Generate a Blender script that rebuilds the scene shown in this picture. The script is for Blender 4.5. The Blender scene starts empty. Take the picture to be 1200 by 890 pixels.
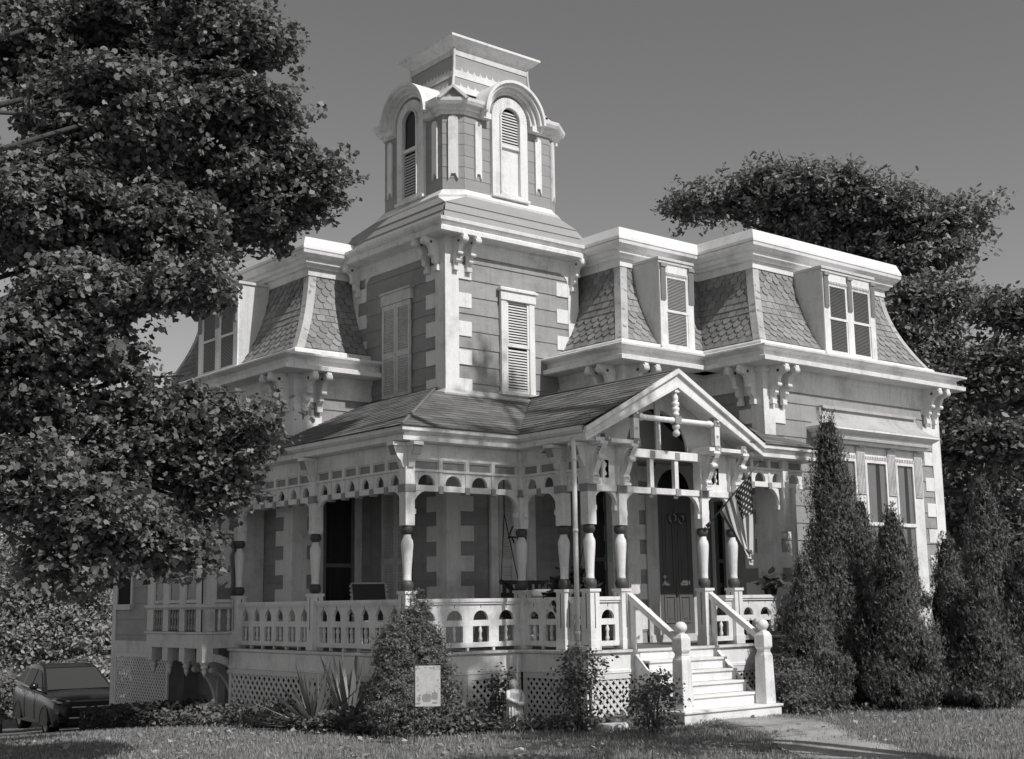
import bpy, bmesh, math, random
import numpy as np
from math import sin, cos, pi, radians, sqrt, atan2
from mathutils import Vector, Matrix, Quaternion

random.seed(7)
rng = np.random.default_rng(11)
SC = bpy.context.scene
COL = SC.collection
Z = Vector((0, 0, 1))

# ------------------------------------------------------------------ materials
def new_mat(name):
    m = bpy.data.materials.new(name); m.use_nodes = True
    nt = m.node_tree; nt.nodes.clear()
    out = nt.nodes.new('ShaderNodeOutputMaterial')
    return m, nt, out

def N(nt, typ, **kw):
    n = nt.nodes.new(typ)
    for k, v in kw.items():
        setattr(n, k, v)
    return n

def ramp(nt, fac, a, b, p0=0.0, p1=1.0):
    r = N(nt, 'ShaderNodeMapRange'); r.inputs['From Min'].default_value = p0; r.inputs['From Max'].default_value = p1
    r.inputs['To Min'].default_value = a; r.inputs['To Max'].default_value = b
    nt.links.new(fac, r.inputs['Value']); return r.outputs['Result']

def mul(nt, a, b):
    m = N(nt, 'ShaderNodeMath', operation='MULTIPLY'); nt.links.new(a, m.inputs[0])
    if isinstance(b, (int, float)): m.inputs[1].default_value = b
    else: nt.links.new(b, m.inputs[1])
    return m.outputs[0]

def mat(name, v, rough=.6, var=.12, scale=6.0, stretch=(1, 1, 1), island=.0, bump=.0, bscale=40., spec=.3, fine=.06, stain=0.0, streak=0.0):
    """grey paint / wood / masonry: base value v, large and small scale wear, tone that changes from board to board"""
    m, nt, out = new_mat(name)
    tc = N(nt, 'ShaderNodeNewGeometry')
    mp = N(nt, 'ShaderNodeMapping'); mp.inputs['Scale'].default_value = stretch
    nt.links.new(tc.outputs['Position'], mp.inputs['Vector'])
    n1 = N(nt, 'ShaderNodeTexNoise'); n1.inputs['Scale'].default_value = scale; n1.inputs['Detail'].default_value = 5; n1.inputs['Roughness'].default_value = .65
    nt.links.new(mp.outputs[0], n1.inputs['Vector'])
    n2 = N(nt, 'ShaderNodeTexNoise'); n2.inputs['Scale'].default_value = bscale; n2.inputs['Detail'].default_value = 3
    nt.links.new(mp.outputs[0], n2.inputs['Vector'])
    f = ramp(nt, n1.outputs['Fac'], 1 - var, 1 + var, .25, .75)
    f = mul(nt, f, ramp(nt, n2.outputs['Fac'], 1 - fine, 1 + fine, .25, .75))
    if island:
        f = mul(nt, f, ramp(nt, tc.outputs['Random Per Island'], 1 - island, 1 + island))
    if stain:
        n3 = N(nt, 'ShaderNodeTexNoise'); n3.inputs['Scale'].default_value = 1.7; n3.inputs['Detail'].default_value = 8; n3.inputs['Roughness'].default_value = .75
        nt.links.new(tc.outputs['Position'], n3.inputs['Vector'])
        f = mul(nt, f, ramp(nt, n3.outputs['Fac'], 1 - stain, 1.0, .36, .5))
    if streak:
        ms = N(nt, 'ShaderNodeMapping'); ms.inputs['Scale'].default_value = (11, 11, .8); nt.links.new(tc.outputs['Position'], ms.inputs['Vector'])
        n4 = N(nt, 'ShaderNodeTexNoise'); n4.inputs['Scale'].default_value = 1.0; n4.inputs['Detail'].default_value = 6; n4.inputs['Roughness'].default_value = .7; nt.links.new(ms.outputs[0], n4.inputs['Vector'])
        f = mul(nt, f, ramp(nt, n4.outputs['Fac'], 1.0, 1 - streak, .52, .68))
    f = mul(nt, f, v)
    comb = N(nt, 'ShaderNodeCombineColor')
    for i in range(3): nt.links.new(f, comb.inputs[i])
    p = N(nt, 'ShaderNodeBsdfPrincipled')
    nt.links.new(comb.outputs[0], p.inputs['Base Color'])
    p.inputs['Roughness'].default_value = rough
    p.inputs['Specular IOR Level'].default_value = spec
    if bump:
        b = N(nt, 'ShaderNodeBump'); b.inputs['Strength'].default_value = bump; b.inputs['Distance'].default_value = .01
        nt.links.new(n2.outputs['Fac'], b.inputs['Height']); nt.links.new(b.outputs[0], p.inputs['Normal'])
    nt.links.new(p.outputs[0], out.inputs[0])
    return m

def leaf_mat(name, v, trans=.35, isl=.45, rough=.45, spec=.35):
    m, nt, out = new_mat(name)
    g = N(nt, 'ShaderNodeNewGeometry')
    f = mul(nt, ramp(nt, g.outputs['Random Per Island'], 1 - isl, 1 + isl), v)
    comb = N(nt, 'ShaderNodeCombineColor')
    for i in range(3): nt.links.new(f, comb.inputs[i])
    p = N(nt, 'ShaderNodeBsdfPrincipled'); p.inputs['Roughness'].default_value = rough
    p.inputs['Specular IOR Level'].default_value = spec
    t = N(nt, 'ShaderNodeBsdfTranslucent'); mx = N(nt, 'ShaderNodeMixShader'); mx.inputs[0].default_value = trans
    nt.links.new(comb.outputs[0], p.inputs['Base Color']); nt.links.new(comb.outputs[0], t.inputs['Color'])
    nt.links.new(p.outputs[0], mx.inputs[1]); nt.links.new(t.outputs[0], mx.inputs[2]); nt.links.new(mx.outputs[0], out.inputs[0])
    return m

def glass_mat(name, refl=.05):
    m, nt, out = new_mat(name)
    fr = N(nt, 'ShaderNodeLayerWeight'); pw = N(nt, 'ShaderNodeMath', operation='POWER'); nt.links.new(fr.outputs['Facing'], pw.inputs[0]); pw.inputs[1].default_value = 4.0
    a = ramp(nt, pw.outputs[0], refl, .5)
    tr = N(nt, 'ShaderNodeBsdfTransparent'); tr.inputs['Color'].default_value = (.8, .8, .8, 1)
    gl = N(nt, 'ShaderNodeBsdfGlossy'); gl.inputs['Roughness'].default_value = .02; gl.inputs['Color'].default_value = (.9, .9, .9, 1)
    mx = N(nt, 'ShaderNodeMixShader')
    nt.links.new(a, mx.inputs[0]); nt.links.new(tr.outputs[0], mx.inputs[1]); nt.links.new(gl.outputs[0], mx.inputs[2]); nt.links.new(mx.outputs[0], out.inputs[0])
    return m

M = dict(
    white=mat('white_paint', .72, .55, .07, 2.2, (1, 1, .5), fine=.06, bump=.25, stain=.24, streak=.16),
    trim=mat('pale_trim', .58, .6, .08, 3, (1, 1, .4), fine=.07, bump=.25, stain=.24, streak=.16),
    siding=mat('grey_siding', .30, .65, .10, 2.5, (1, 1, 4), island=.09, fine=.10, bump=.35, stain=.18, streak=.16),
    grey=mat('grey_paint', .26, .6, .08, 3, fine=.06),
    cupgrey=mat('cupola_siding', .29, .65, .08, 3, (1, 1, 3), island=.05, fine=.06, bump=.2),
    dark=mat('dark_paint', .075, .5, .15, 5),
    black=mat('black_metal', .02, .45, .1, 5),
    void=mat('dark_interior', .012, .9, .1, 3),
    slate=mat('mansard_shingle', .235, .75, .14, 3, (1, 1, 1), island=.20, fine=.18, bump=.5, bscale=60, stain=.2),
    slateback=mat('mansard_backing', .07, .8, .1, 3),
    shingle=mat('porch_shingle', .14, .85, .22, 1.2, (1, 1, 1), island=.3, fine=.25, bump=.5, bscale=120),
    flash=mat('metal_flashing', .5, .45, .15, 4, stain=.25),
    coping=mat('white_coping', .72, .5, .07, 1.5, fine=.04, stain=.15),
    lattice=mat('lattice_paint', .62, .65, .10, 3, fine=.08),
    deck=mat('deck_boards', .15, .65, .2, 4, (1, 6, 1), island=.15, fine=.15),
    step=mat('step_paint', .70, .6, .08, 3, (3, 1, 1), island=.04, fine=.08, stain=.2),
    door=mat('dark_door', .12, .4, .15, 6, (4, 1, .6), spec=.4),
    brick=mat('foundation_stone', .19, .9, .3, 5, island=.3, bump=.6),
    curtain=mat('curtain_cloth', .24, .8, .18, 9, (4, 4, .3), fine=.1),
    hip=mat('hip_board_paint', .42, .6, .12, 3, fine=.08, stain=.25),
    louver=mat('louvre_paint', .55, .6, .08, 4),
    glass=glass_mat('window_glass'),
    lawn=mat('lawn_soil', .15, .9, .35, 1.2, fine=.35, bscale=25, bump=.8),
    path=mat('path_gravel', .30, .9, .45, 1.6, fine=.4, bscale=55, bump=.6),
    soil=mat('bed_soil', .03, .95, .3, 4, fine=.3, bump=.8),
    bark=mat('bark', .06, .9, .3, 8, (1, 1, .25), bump=.9, bscale=30),
    stem=mat('stem', .07, .8, .2, 8),
    maple=leaf_mat('maple_leaf', .165, .35, .6),
    locust=leaf_mat('locust_leaf', .20, .3, .5),
    bgleaf=leaf_mat('background_leaf', .27, .35, .5),
    rtleaf=leaf_mat('right_tree_leaf', .15, .3, .5),
    cedar=leaf_mat('cedar_spray', .115, .12, .5, .6, .2),
    juniper=leaf_mat('juniper_spray', .16, .15, .5, .6, .2),
    rose=leaf_mat('shrub_leaf', .13, .25, .5),
    cover=leaf_mat('cover_leaf', .13, .25, .55),
    fern=leaf_mat('fern_leaf', .05, .25, .4),
    yucca=leaf_mat('yucca_blade', .2, .15, .45),
    yuccadry=leaf_mat('yucca_dry_blade', .36, .1, .3),
    grass=leaf_mat('grass_blade', .29, .3, .4, .7, .15),
    flower=leaf_mat('petal', .55, .2, .15),
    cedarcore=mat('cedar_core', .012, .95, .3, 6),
    carpaint=mat('car_paint', .014, .22, .02, 2, spec=.45, fine=.01),
    tyre=mat('tyre_rubber', .015, .8, .1, 5),
    rim=mat('wheel_rim', .35, .35, .05, 5, spec=.6),
    chrome=mat('car_chrome', .5, .25, .05, 5, spec=.8),
    lamp=mat('lamp_lens', .4, .15, .05, 5, spec=.8),
    stone=mat('statue_stone', .55, .85, .3, 9, fine=.3, bscale=35, bump=.8, stain=.4),
    pot=mat('pot_clay', .12, .8, .2, 6),
    web=mat('chair_webbing', .05, .8, .1, 40),
)

# ------------------------------------------------------------------ mesh tools
class Fr:
    """wall frame: u along the wall (left to right seen from outside), v up, w outward"""
    def __init__(s, o, t):
        s.o = Vector(o); s.t = Vector(t).normalized(); s.n = s.t.cross(Z)
    def P(s, u, v, w=0.0):
        return s.o + s.t * u + Z * v + s.n * w

def lit(x0, y): return Fr((x0, y, 0), (1, 0, 0))          # u = X - x0
def shade(y0, x): return Fr((x, y0, 0), (0, -1, 0))       # u = y0 - Y

class MB:
    def __init__(s): s.v = []; s.f = []; s.m = []; s.s = []
    def poly(s, pts, m=0, smooth=False):
        b = len(s.v); s.v += [tuple(p) for p in pts]; s.f.append(tuple(range(b, b + len(pts)))); s.m.append(m); s.s.append(smooth)
    def mesh(s, vs, fs, m=0, smooth=False):
        b = len(s.v); s.v += [tuple(p) for p in vs]
        for f in fs: s.f.append(tuple(b + i for i in f)); s.m.append(m); s.s.append(smooth)
    def prism(s, F, pl, w0, w1, m=0):
        n = len(pl)
        vs = [F.P(a, b, w1) for a, b in pl] + [F.P(a, b, w0) for a, b in pl]
        ar = sum(pl[i][0] * pl[(i + 1) % n][1] - pl[(i + 1) % n][0] * pl[i][1] for i in range(n))
        fs = [tuple(range(n)), tuple(range(2 * n - 1, n - 1, -1))] + [(i, i + n, (i + 1) % n + n, (i + 1) % n) for i in range(n)]
        if ar < 0: fs = [tuple(reversed(f)) for f in fs]
        s.mesh(vs, fs, m)
    def box(s, F, u0, u1, v0, v1, w0, w1, m=0):
        s.prism(F, [(u0, v0), (u1, v0), (u1, v1), (u0, v1)], w0, w1, m)
    def wbox(s, x0, x1, y0, y1, z0, z1, m=0):
        s.box(Fr((x0, y0, 0), (1, 0, 0)), 0, x1 - x0, z0, z1, y0 - y1, 0, m)
    def lathe(s, c, prof, n=12, m=0, ax=None, smooth=True, sq=False):
        """prof: list of (h, r, [mat]) along axis"""
        ax = Vector(ax or (0, 0, 1)).normalized(); a = ax.orthogonal().normalized(); b = ax.cross(a)
        c = Vector(c); base = len(s.v)
        for h, r, *_ in prof:
            for k in range(n):
                t = 2 * pi * k / n
                s.v.append(tuple(c + ax * h + (a * cos(t) + b * sin(t)) * r))
        for i in range(len(prof) - 1):
            mm = prof[i][2] if len(prof[i]) > 2 else m
            for k in range(n):
                k2 = (k + 1) % n
                s.f.append((base + i * n + k, base + i * n + k2, base + (i + 1) * n + k2, base + (i + 1) * n + k)); s.m.append(mm); s.s.append(smooth)
        s.f.append(tuple(base + k for k in reversed(range(n)))); s.m.append(m); s.s.append(False)
        s.f.append(tuple(base + (len(prof) - 1) * n + k for k in range(n))); s.m.append(m); s.s.append(False)
    def tube(s, pts, r, n=8, m=0, smooth=True):
        pts = [Vector(p) for p in pts]
        rs = r if isinstance(r, (list, tuple)) else [r] * len(pts)
        base = len(s.v); prev = None
        for i, p in enumerate(pts):
            d = (pts[min(i + 1, len(pts) - 1)] - pts[max(i - 1, 0)]).normalized()
            if prev is None: a = d.orthogonal().normalized()
            else: a = (prev - d * prev.dot(d)); a = a.normalized() if a.length > 1e-5 else d.orthogonal().normalized()
            prev = a; b = d.cross(a)
            for k in range(n):
                t = 2 * pi * k / n; s.v.append(tuple(p + (a * cos(t) + b * sin(t)) * rs[i]))
        for i in range(len(pts) - 1):
            for k in range(n):
                k2 = (k + 1) % n
                s.f.append((base + i * n + k, base + i * n + k2, base + (i + 1) * n + k2, base + (i + 1) * n + k)); s.m.append(m); s.s.append(smooth)
        s.f.append(tuple(base + k for k in reversed(range(n)))); s.m.append(m); s.s.append(False)
        e = base + (len(pts) - 1) * n
        s.f.append(tuple(e + k for k in range(n))); s.m.append(m); s.s.append(False)
    def sweep(s, path, prof, m=0, closed=False, cap=True, open_prof=False):
        """path: plan points (x,y); prof: (w outward, z) pairs; mitred corners"""
        P2 = [Vector((p[0], p[1], 0)) for p in path]; n = len(P2); k = len(prof)
        mit = []
        for i in range(n):
            dn = []
            if closed or i > 0: dn.append((P2[i] - P2[i - 1]).normalized().cross(Z))
            if closed or i < n - 1: dn.append((P2[(i + 1) % n] - P2[i]).normalized().cross(Z))
            mit.append(dn[0] if len(dn) == 1 else (dn[0] + dn[1]) / (1 + dn[0].dot(dn[1])))
        base = len(s.v)
        for i in range(n):
            for w, z in prof: s.v.append(tuple(P2[i] + mit[i] * w + Z * z))
        kk = k - 1 if open_prof else k
        for i in range(n if closed else n - 1):
            j = (i + 1) % n
            for q in range(kk):
                q2 = (q + 1) % k
                s.f.append((base + i * k + q, base + j * k + q, base + j * k + q2, base + i * k + q2)); s.m.append(m); s.s.append(False)
        if cap and not closed and not open_prof:
            s.f.append(tuple(base + q for q in range(k))); s.m.append(m); s.s.append(False)
            s.f.append(tuple(base + (n - 1) * k + q for q in reversed(range(k)))); s.m.append(m); s.s.append(False)
    def build(s, name, mats, parent=None, origin=None, bevel=0, recalc=True):
        if not s.f: return None
        me = bpy.data.meshes.new(name)
        o = Vector(origin) if origin is not None else (WL[parent.name] if parent is not None else Vector((0, 0, 0)))
        me.from_pydata([tuple(Vector(v) - o) for v in s.v], [], s.f)
        for mm in (mats if isinstance(mats, (list, tuple)) else [mats]): me.materials.append(M[mm] if isinstance(mm, str) else mm)
        me.polygons.foreach_set('material_index', s.m); me.polygons.foreach_set('use_smooth', s.s)
        if recalc:
            bm = bmesh.new(); bm.from_mesh(me); bmesh.ops.recalc_face_normals(bm, faces=bm.faces); bm.to_mesh(me); bm.free()
        me.update()
        ob = bpy.data.objects.new(name, me); COL.objects.link(ob)
        if bevel:
            bv = ob.modifiers.new('bevel', 'BEVEL'); bv.width = bevel; bv.segments = 1; bv.limit_method = 'ANGLE'; bv.angle_limit = radians(50)
        place(ob, o, parent)
        return ob

WL = {}
def place(ob, world, parent=None):
    world = Vector(world)
    if parent is not None:
        ob.parent = parent; ob.location = world - WL[parent.name]
    else: ob.location = world
    WL[ob.name] = world.copy()

def empty(name, loc):
    o = bpy.data.objects.new(name, None); o.empty_display_size = .2; COL.objects.link(o); place(o, loc); return o
def tag(o, label=None, cat=None, group=None, kind=None):
    if label: o['label'] = label
    if cat: o['category'] = cat
    if group: o['group'] = group
    if kind: o['kind'] = kind
    return o

def clip_convex(poly, conv):
    """Sutherland-Hodgman, conv counter-clockwise"""
    out = list(poly)
    for i in range(len(conv)):
        a, b = conv[i], conv[(i + 1) % len(conv)]
        ins = lambda p: (b[0] - a[0]) * (p[1] - a[1]) - (b[1] - a[1]) * (p[0] - a[0])
        res = []
        for j in range(len(out)):
            p, q = out[j - 1], out[j]; dp, dq = ins(p), ins(q)
            if (dp >= 0) != (dq >= 0):
                t = dp / (dp - dq); res.append((p[0] + (q[0] - p[0]) * t, p[1] + (q[1] - p[1]) * t))
            if dq >= 0: res.append(q)
        out = res
        if len(out) < 3: return []
    return out

# ------------------------------------------------------------------ leaves
MAPLE = [(0, -.5), (.40, -.30), (.5, .10), (.17, .22), (0, .6), (-.17, .22), (-.5, .10), (-.40, -.30)]
OVAL = [(0, -.5), (.24, -.2), (.26, .12), (0, .5), (-.26, .12), (-.24, -.2)]
FEATHER = [(0, -.5), (.2, -.34), (.12, -.2), (.27, -.06), (.14, .08), (.24, .24), (0, .55), (-.24, .24), (-.14, .08), (-.27, -.06), (-.12, -.2), (-.2, -.34)]
SPRAY = [(-.03, -.5), (.03, -.5), (.05, -.12), (.24, .12), (.19, .22), (.05, .06), (.035, .55), (-.035, .55), (-.05, .06), (-.19, .22), (-.24, .12), (-.05, -.12)]
BLADE = [(-.05, 0), (.05, 0), (0, 1)]

def leaves(name, c, nrm, size, tmpl, m, parent=None, origin=None, up=None, fold=.25, dirs=None):
    c = np.asarray(c, float); n = len(c); k = len(tmpl)
    nrm = nrm / (np.linalg.norm(nrm, axis=1, keepdims=True) + 1e-9)
    if dirs is None: dirs = rng.normal(size=(n, 3))
    b = dirs - nrm * np.sum(dirs * nrm, 1, keepdims=True); b /= np.linalg.norm(b, axis=1, keepdims=True) + 1e-9
    a = np.cross(b, nrm)
    T = np.array(tmpl); size = np.broadcast_to(np.asarray(size, float), (n,))
    V = c[:, None, :] + size[:, None, None] * (T[None, :, 0, None] * a[:, None, :] + T[None, :, 1, None] * b[:, None, :] - fold * np.abs(T[None, :, 0, None]) * nrm[:, None, :])
    o = np.array(origin if origin is not None else (WL[parent.name] if parent is not None else (0, 0, 0)), float)
    V = (V - o).reshape(-1, 3)
    me = bpy.data.meshes.new(name)
    me.vertices.add(n * k); me.vertices.foreach_set('co', V.ravel())
    me.loops.add(n * k); me.loops.foreach_set('vertex_index', np.arange(n * k, dtype=np.int32))
    me.polygons.add(n); me.polygons.foreach_set('loop_start', np.arange(0, n * k, k, dtype=np.int32))
    me.materials.append(M[m]); me.update(calc_edges=True); me.validate()
    ob = bpy.data.objects.new(name, me); COL.objects.link(ob); place(ob, o, parent)
    return ob

def unit(n):
    v = rng.normal(size=(n, 3)); return v / np.linalg.norm(v, axis=1, keepdims=True)

def bough_points(blobs, nb, nsp, per, rb, sig, shell=.5, flat=.5):
    """three levels: crown lobes -> leafy boughs near their surface -> sprigs -> leaves, so light and dark clumps form"""
    B = np.array([list(b[0]) + list(b[1]) for b in blobs], float)
    wt = (B[:, 3] * B[:, 4] + B[:, 4] * B[:, 5] + B[:, 3] * B[:, 5]); wt /= wt.sum()
    B[:, 3:] = np.maximum(B[:, 3:] - .85 * rb, .3 * B[:, 3:])
    idx = rng.choice(len(B), nb, p=wt); d = unit(nb)
    r = shell + (1.06 - shell) * rng.random((nb, 1)) ** .5
    bc = B[idx, :3] + B[idx, 3:] * d * r
    br = rb * (.55 + .9 * rng.random((nb, 1)))
    od = d * np.array([1, 1, .3]) + np.array([0, 0, -.1])
    t = rng.random((nb * nsp, 1)) ** .7; q = unit(nb * nsp)
    sc = np.repeat(bc, nsp, 0) + (q * np.array([1, 1, flat]) + np.repeat(od, nsp, 0) * .25) * t * np.repeat(br, nsp, 0)
    n = nb * nsp * per
    P = np.repeat(sc, per, 0) + rng.normal(size=(n, 3)) * sig * np.array([1, 1, .6])
    nr = np.repeat(np.repeat(d, nsp, 0), per, 0) * .45 + rng.normal(size=(n, 3)) * .5 + np.array([0, 0, .6])
    return P, nr

def crown_points(blobs, nclump, per, sig, shell=.55):
    """leaf positions: clumps near the surface of ellipsoids, leaves around each clump"""
    B = np.array([list(b[0]) + list(b[1]) for b in blobs], float)
    wt = (B[:, 3] * B[:, 4] + B[:, 4] * B[:, 5] + B[:, 3] * B[:, 5]); wt /= wt.sum()
    idx = rng.choice(len(B), nclump, p=wt); d = unit(nclump)
    r = shell + (1.04 - shell) * rng.random((nclump, 1)) ** .6
    cc = B[idx, :3] + B[idx, 3:] * d * r
    sg = sig * (.6 + .8 * rng.random((nclump, 1)))
    pts = np.repeat(cc, per, 0) + rng.normal(size=(nclump * per, 3)) * np.repeat(sg, per, 0) * np.array([1, 1, .55])
    nr = np.repeat(d, per, 0) * .5 + rng.normal(size=(nclump * per, 3)) * .55 + np.array([0, 0, .55])
    return pts, nr

# ------------------------------------------------------------------ camera (solved from the photograph's vanishing points)
FPX, YAW, PITCH, ROLL, EYE = 1539.127, radians(39.6339), radians(9.63597), radians(-0.831265), 1.65
cf = Vector((sin(YAW) * cos(PITCH), cos(YAW) * cos(PITCH), sin(PITCH)))
cr = Vector((cos(YAW), -sin(YAW), 0)); cu = cr.cross(cf)
cr, cu = cr * cos(ROLL) + cu * sin(ROLL), -cr * sin(ROLL) + cu * cos(ROLL)
cam = bpy.data.cameras.new('camera'); cam.sensor_width = 36; cam.lens = FPX / 1200 * 36; cam.clip_end = 3000; cam.clip_start = .1
co = bpy.data.objects.new('camera', cam); COL.objects.link(co)
co.matrix_world = Matrix(((cr.x, cu.x, -cf.x, 0), (cr.y, cu.y, -cf.y, 0), (cr.z, cu.z, -cf.z, EYE), (0, 0, 0, 1)))
SC.camera = co
def at(px, py, depth):
    """survey helper: photo pixel and distance -> place on the site"""
    return Vector((0, 0, EYE)) + ((px - 600) / FPX * cr - (py - 445) / FPX * cu + cf) * depth
def gz(x, y):
    a = y - 17.5
    sp = a if a > 20 else math.log1p(math.exp(a))
    return -0.085 * min(sp, 18 + 4 * math.log1p(max(0, sp - 18)))
# ================================================================== THE HOUSE
house = empty('house', (14, 17, 0))
tag(house, 'grey clapboard Victorian house with mansard roofs, square tower and a wraparound white porch', 'house')
def part(name, mb, mats, parent=None, bevel=0):
    return mb.build(name, mats, parent or house, bevel=bevel)

def siding(mb, F, u0, u1, v0, v1, m=0, step=.29, lap=.02, off=.0):
    k = math.floor((v0 - off) / step)
    while True:
        a = off + k * step; b = a + step; k += 1
        if a >= v1: break
        a2, b2 = max(a, v0), min(b, v1)
        if b2 - a2 < .01: continue
        us = [u0]
        x = u0 + random.uniform(.5, 3.2)
        while x < u1 - .3:
            us.append(x); x += random.uniform(1.6, 3.4)
        us.append(u1)
        for i in range(len(us) - 1):
            p, q = us[i] + (.002 if i else 0), us[i + 1] - (.002 if i < len(us) - 2 else 0)
            wb = lap - random.uniform(0, .004)
            mb.mesh([F.P(p, a2, 0), F.P(q, a2, 0), F.P(q, a2, wb), F.P(p, a2, wb), F.P(q, b2, .003), F.P(p, b2, .003)],
                    [(0, 1, 2, 3), (3, 2, 4, 5)], m)

def ring(mb, F, uc, vc, r0, r1, w0, w1, a0=0., a1=pi, n=20, m=0, ry=1.0):
    for i in range(n):
        a, b = a0 + (a1 - a0) * i / n, a0 + (a1 - a0) * (i + 1) / n
        mb.prism(F, [(uc + r0 * cos(a), vc + r0 * ry * sin(a)), (uc + r1 * cos(a), vc + r1 * ry * sin(a)),
                     (uc + r1 * cos(b), vc + r1 * ry * sin(b)), (uc + r0 * cos(b), vc + r0 * ry * sin(b))], w0, w1, m)
def disc(mb, F, uc, vc, r, w0, w1, a0=0., a1=2 * pi, n=16, m=0, ry=1.0):
    mb.prism(F, [(uc + r * cos(a0 + (a1 - a0) * i / n), vc + r * ry * sin(a0 + (a1 - a0) * i / n)) for i in range(n + (0 if abs(a1 - a0 - 2 * pi) < 1e-6 else 1))], w0, w1, m)

def louvers(mb, F, u0, u1, v0, v1, w, pitch=.05, m=0, arch=None):
    v = v0 + pitch / 2
    while v < v1 - pitch * .3:
        a, b = u0, u1
        if arch:
            uc, vc, r = arch
            if v > vc:
                h = r * r - (v - vc) ** 2
                if h <= .0009: break
                a, b = uc - sqrt(h), uc + sqrt(h)
        mb.mesh([F.P(a, v - pitch * .42, w + .012), F.P(b, v - pitch * .42, w + .012), F.P(b, v + pitch * .30, w - .012), F.P(a, v + pitch * .30, w - .012),
                 F.P(a, v - pitch * .50, w + .006), F.P(b, v - pitch * .50, w + .006)], [(0, 1, 2, 3), (4, 5, 1, 0)], m)
        v += pitch

def shutter(F, u0, u1, v0, v1, w=.02, cols=2, name='shutter', parent=None):
    mb = MB(); st = .055
    n = cols; cw = (u1 - u0) / n
    for i in range(n):
        a, b = u0 + i * cw + .004, u0 + (i + 1) * cw - .004
        mb.box(F, a, a + st, v0, v1, w, w + .035); mb.box(F, b - st, b, v0, v1, w, w + .035)
        vm = v0 + (v1 - v0) * .47
        for x, y in ((v0, v0 + .10), (vm - .045, vm + .045), (v1 - .09, v1)):
            mb.box(F, a + st, b - st, x, y, w, w + .033)
        mb.box(F, a + st, b - st, v0 + .1, v1 - .09, w, w + .008)
        louvers(mb, F, a + st, b - st, v0 + .1, vm - .045, w + .02, .042); louvers(mb, F, a + st, b - st, vm + .045, v1 - .09, w + .02, .042)
    return part(name, mb, 'trim', parent)

def sash_window(F, u0, u1, v0, v1, kind='louver', case=.11, cap=True, sill=True, base=.02, name='window', lights=1, mull=.12, capw=.05, parent=None):
    """double hung window: casing as the part; sash, panes and blind as its sub-parts"""
    mb = MB(); d = .06
    mb.box(F, u0, u0 + case, v0, v1 - case, base, base + d); mb.box(F, u1 - case, u1, v0, v1 - case, base, base + d)
    mb.box(F, u0, u1, v1 - case, v1, base, base + d)
    if cap:
        mb.box(F, u0 - capw, u1 + capw, v1, v1 + .045, base, base + .11); mb.box(F, u0 - capw * .4, u1 + capw * .4, v1 + .045, v1 + .07, base, base + .08)
        mb.box(F, u0 - .02, u1 + .02, v1 - .16, v1 - .003, base + d, base + d + .02)
    if sill:
        mb.box(F, u0 - .04, u1 + .04, v0 - .05, v0, base, base + .11); mb.box(F, u0, u1, v0 - .13, v0 - .05, base, base + .05)
    iu0, iu1, iv0, iv1 = u0 + case, u1 - case, v0, v1 - case
    lw = (iu1 - iu0 - mull * (lights - 1)) / lights
    for i in range(1, lights):
        a = iu0 + i * lw + (i - 1) * mull; mb.box(F, a, a + mull, iv0, iv1, base, base + d)
    wn = part(name, mb, 'white', parent, bevel=.004)
    for i in range(lights):
        a = iu0 + i * (lw + mull); b = a + lw; vm = iv0 + (iv1 - iv0) * .5; s = MB(); st = .042
        for x0, x1, w in ((iv0, vm + .02, .03), (vm - .02, iv1, .045)):
            s.box(F, a, a + st, x0, x1, base + .022, base + w); s.box(F, b - st, b, x0, x1, base + .022, base + w)
            s.box(F, a + st, b - st, x0, x0 + .05, base + .022, base + w); s.box(F, a + st, b - st, x1 - .045, x1, base + .022, base + w)
        part('sash', s, 'white', wn)
        bk = MB(); bk.box(F, a, b, iv0, iv1, base + .004, base + .008); part('window_recess', bk, 'void', wn)
        if kind == 'louver':
            l = MB(); louvers(l, F, a + st, b - st, iv0 + .05, vm - .02, base + .026, .047); louvers(l, F, a + st, b - st, vm + .02, iv1 - .045, base + .026, .047)
            part('louvre_blind', l, 'louver', wn)
        else:
            if kind == 'curtain':
                c = MB(); 
                for sd in (0, 1):
                    k = 14; x0, x1 = (a + st, a + lw * .44) if sd == 0 else (b - lw * .40, b - st)
                    top = [F.P(x0 + (x1 - x0) * j / k, iv1 - .04, base + .014 + .004 * sin(j * 2.1)) for j in range(k + 1)]
                    bot = [F.P((x0 + (x1 - x0) * j / k * (.72 if sd == 0 else 1) + (0 if sd == 0 else (x1 - x0) * .28 * (1 - j / k))), iv0 + .05, base + .014 + .004 * sin(j * 2.1)) for j in range(k + 1)]
                    for j in range(k): c.poly([bot[j], bot[j + 1], top[j + 1], top[j]])
                part('curtain', c, 'curtain', wn)
            if kind == 'blind':
                l = MB(); louvers(l, F, a + st, b - st, iv0 + (iv1 - iv0) * .1, iv1 - .045, base + .016, .03); part('venetian_blind', l, 'louver', wn)
            p = MB(); p.poly([F.P(a + st, iv0 + .05, base + .028), F.P(b - st, iv0 + .05, base + .028), F.P(b - st, iv1 - .045, base + .028), F.P(a + st, iv1 - .045, base + .028)])
            part('pane', p, 'glass', wn)
    return wn

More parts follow.
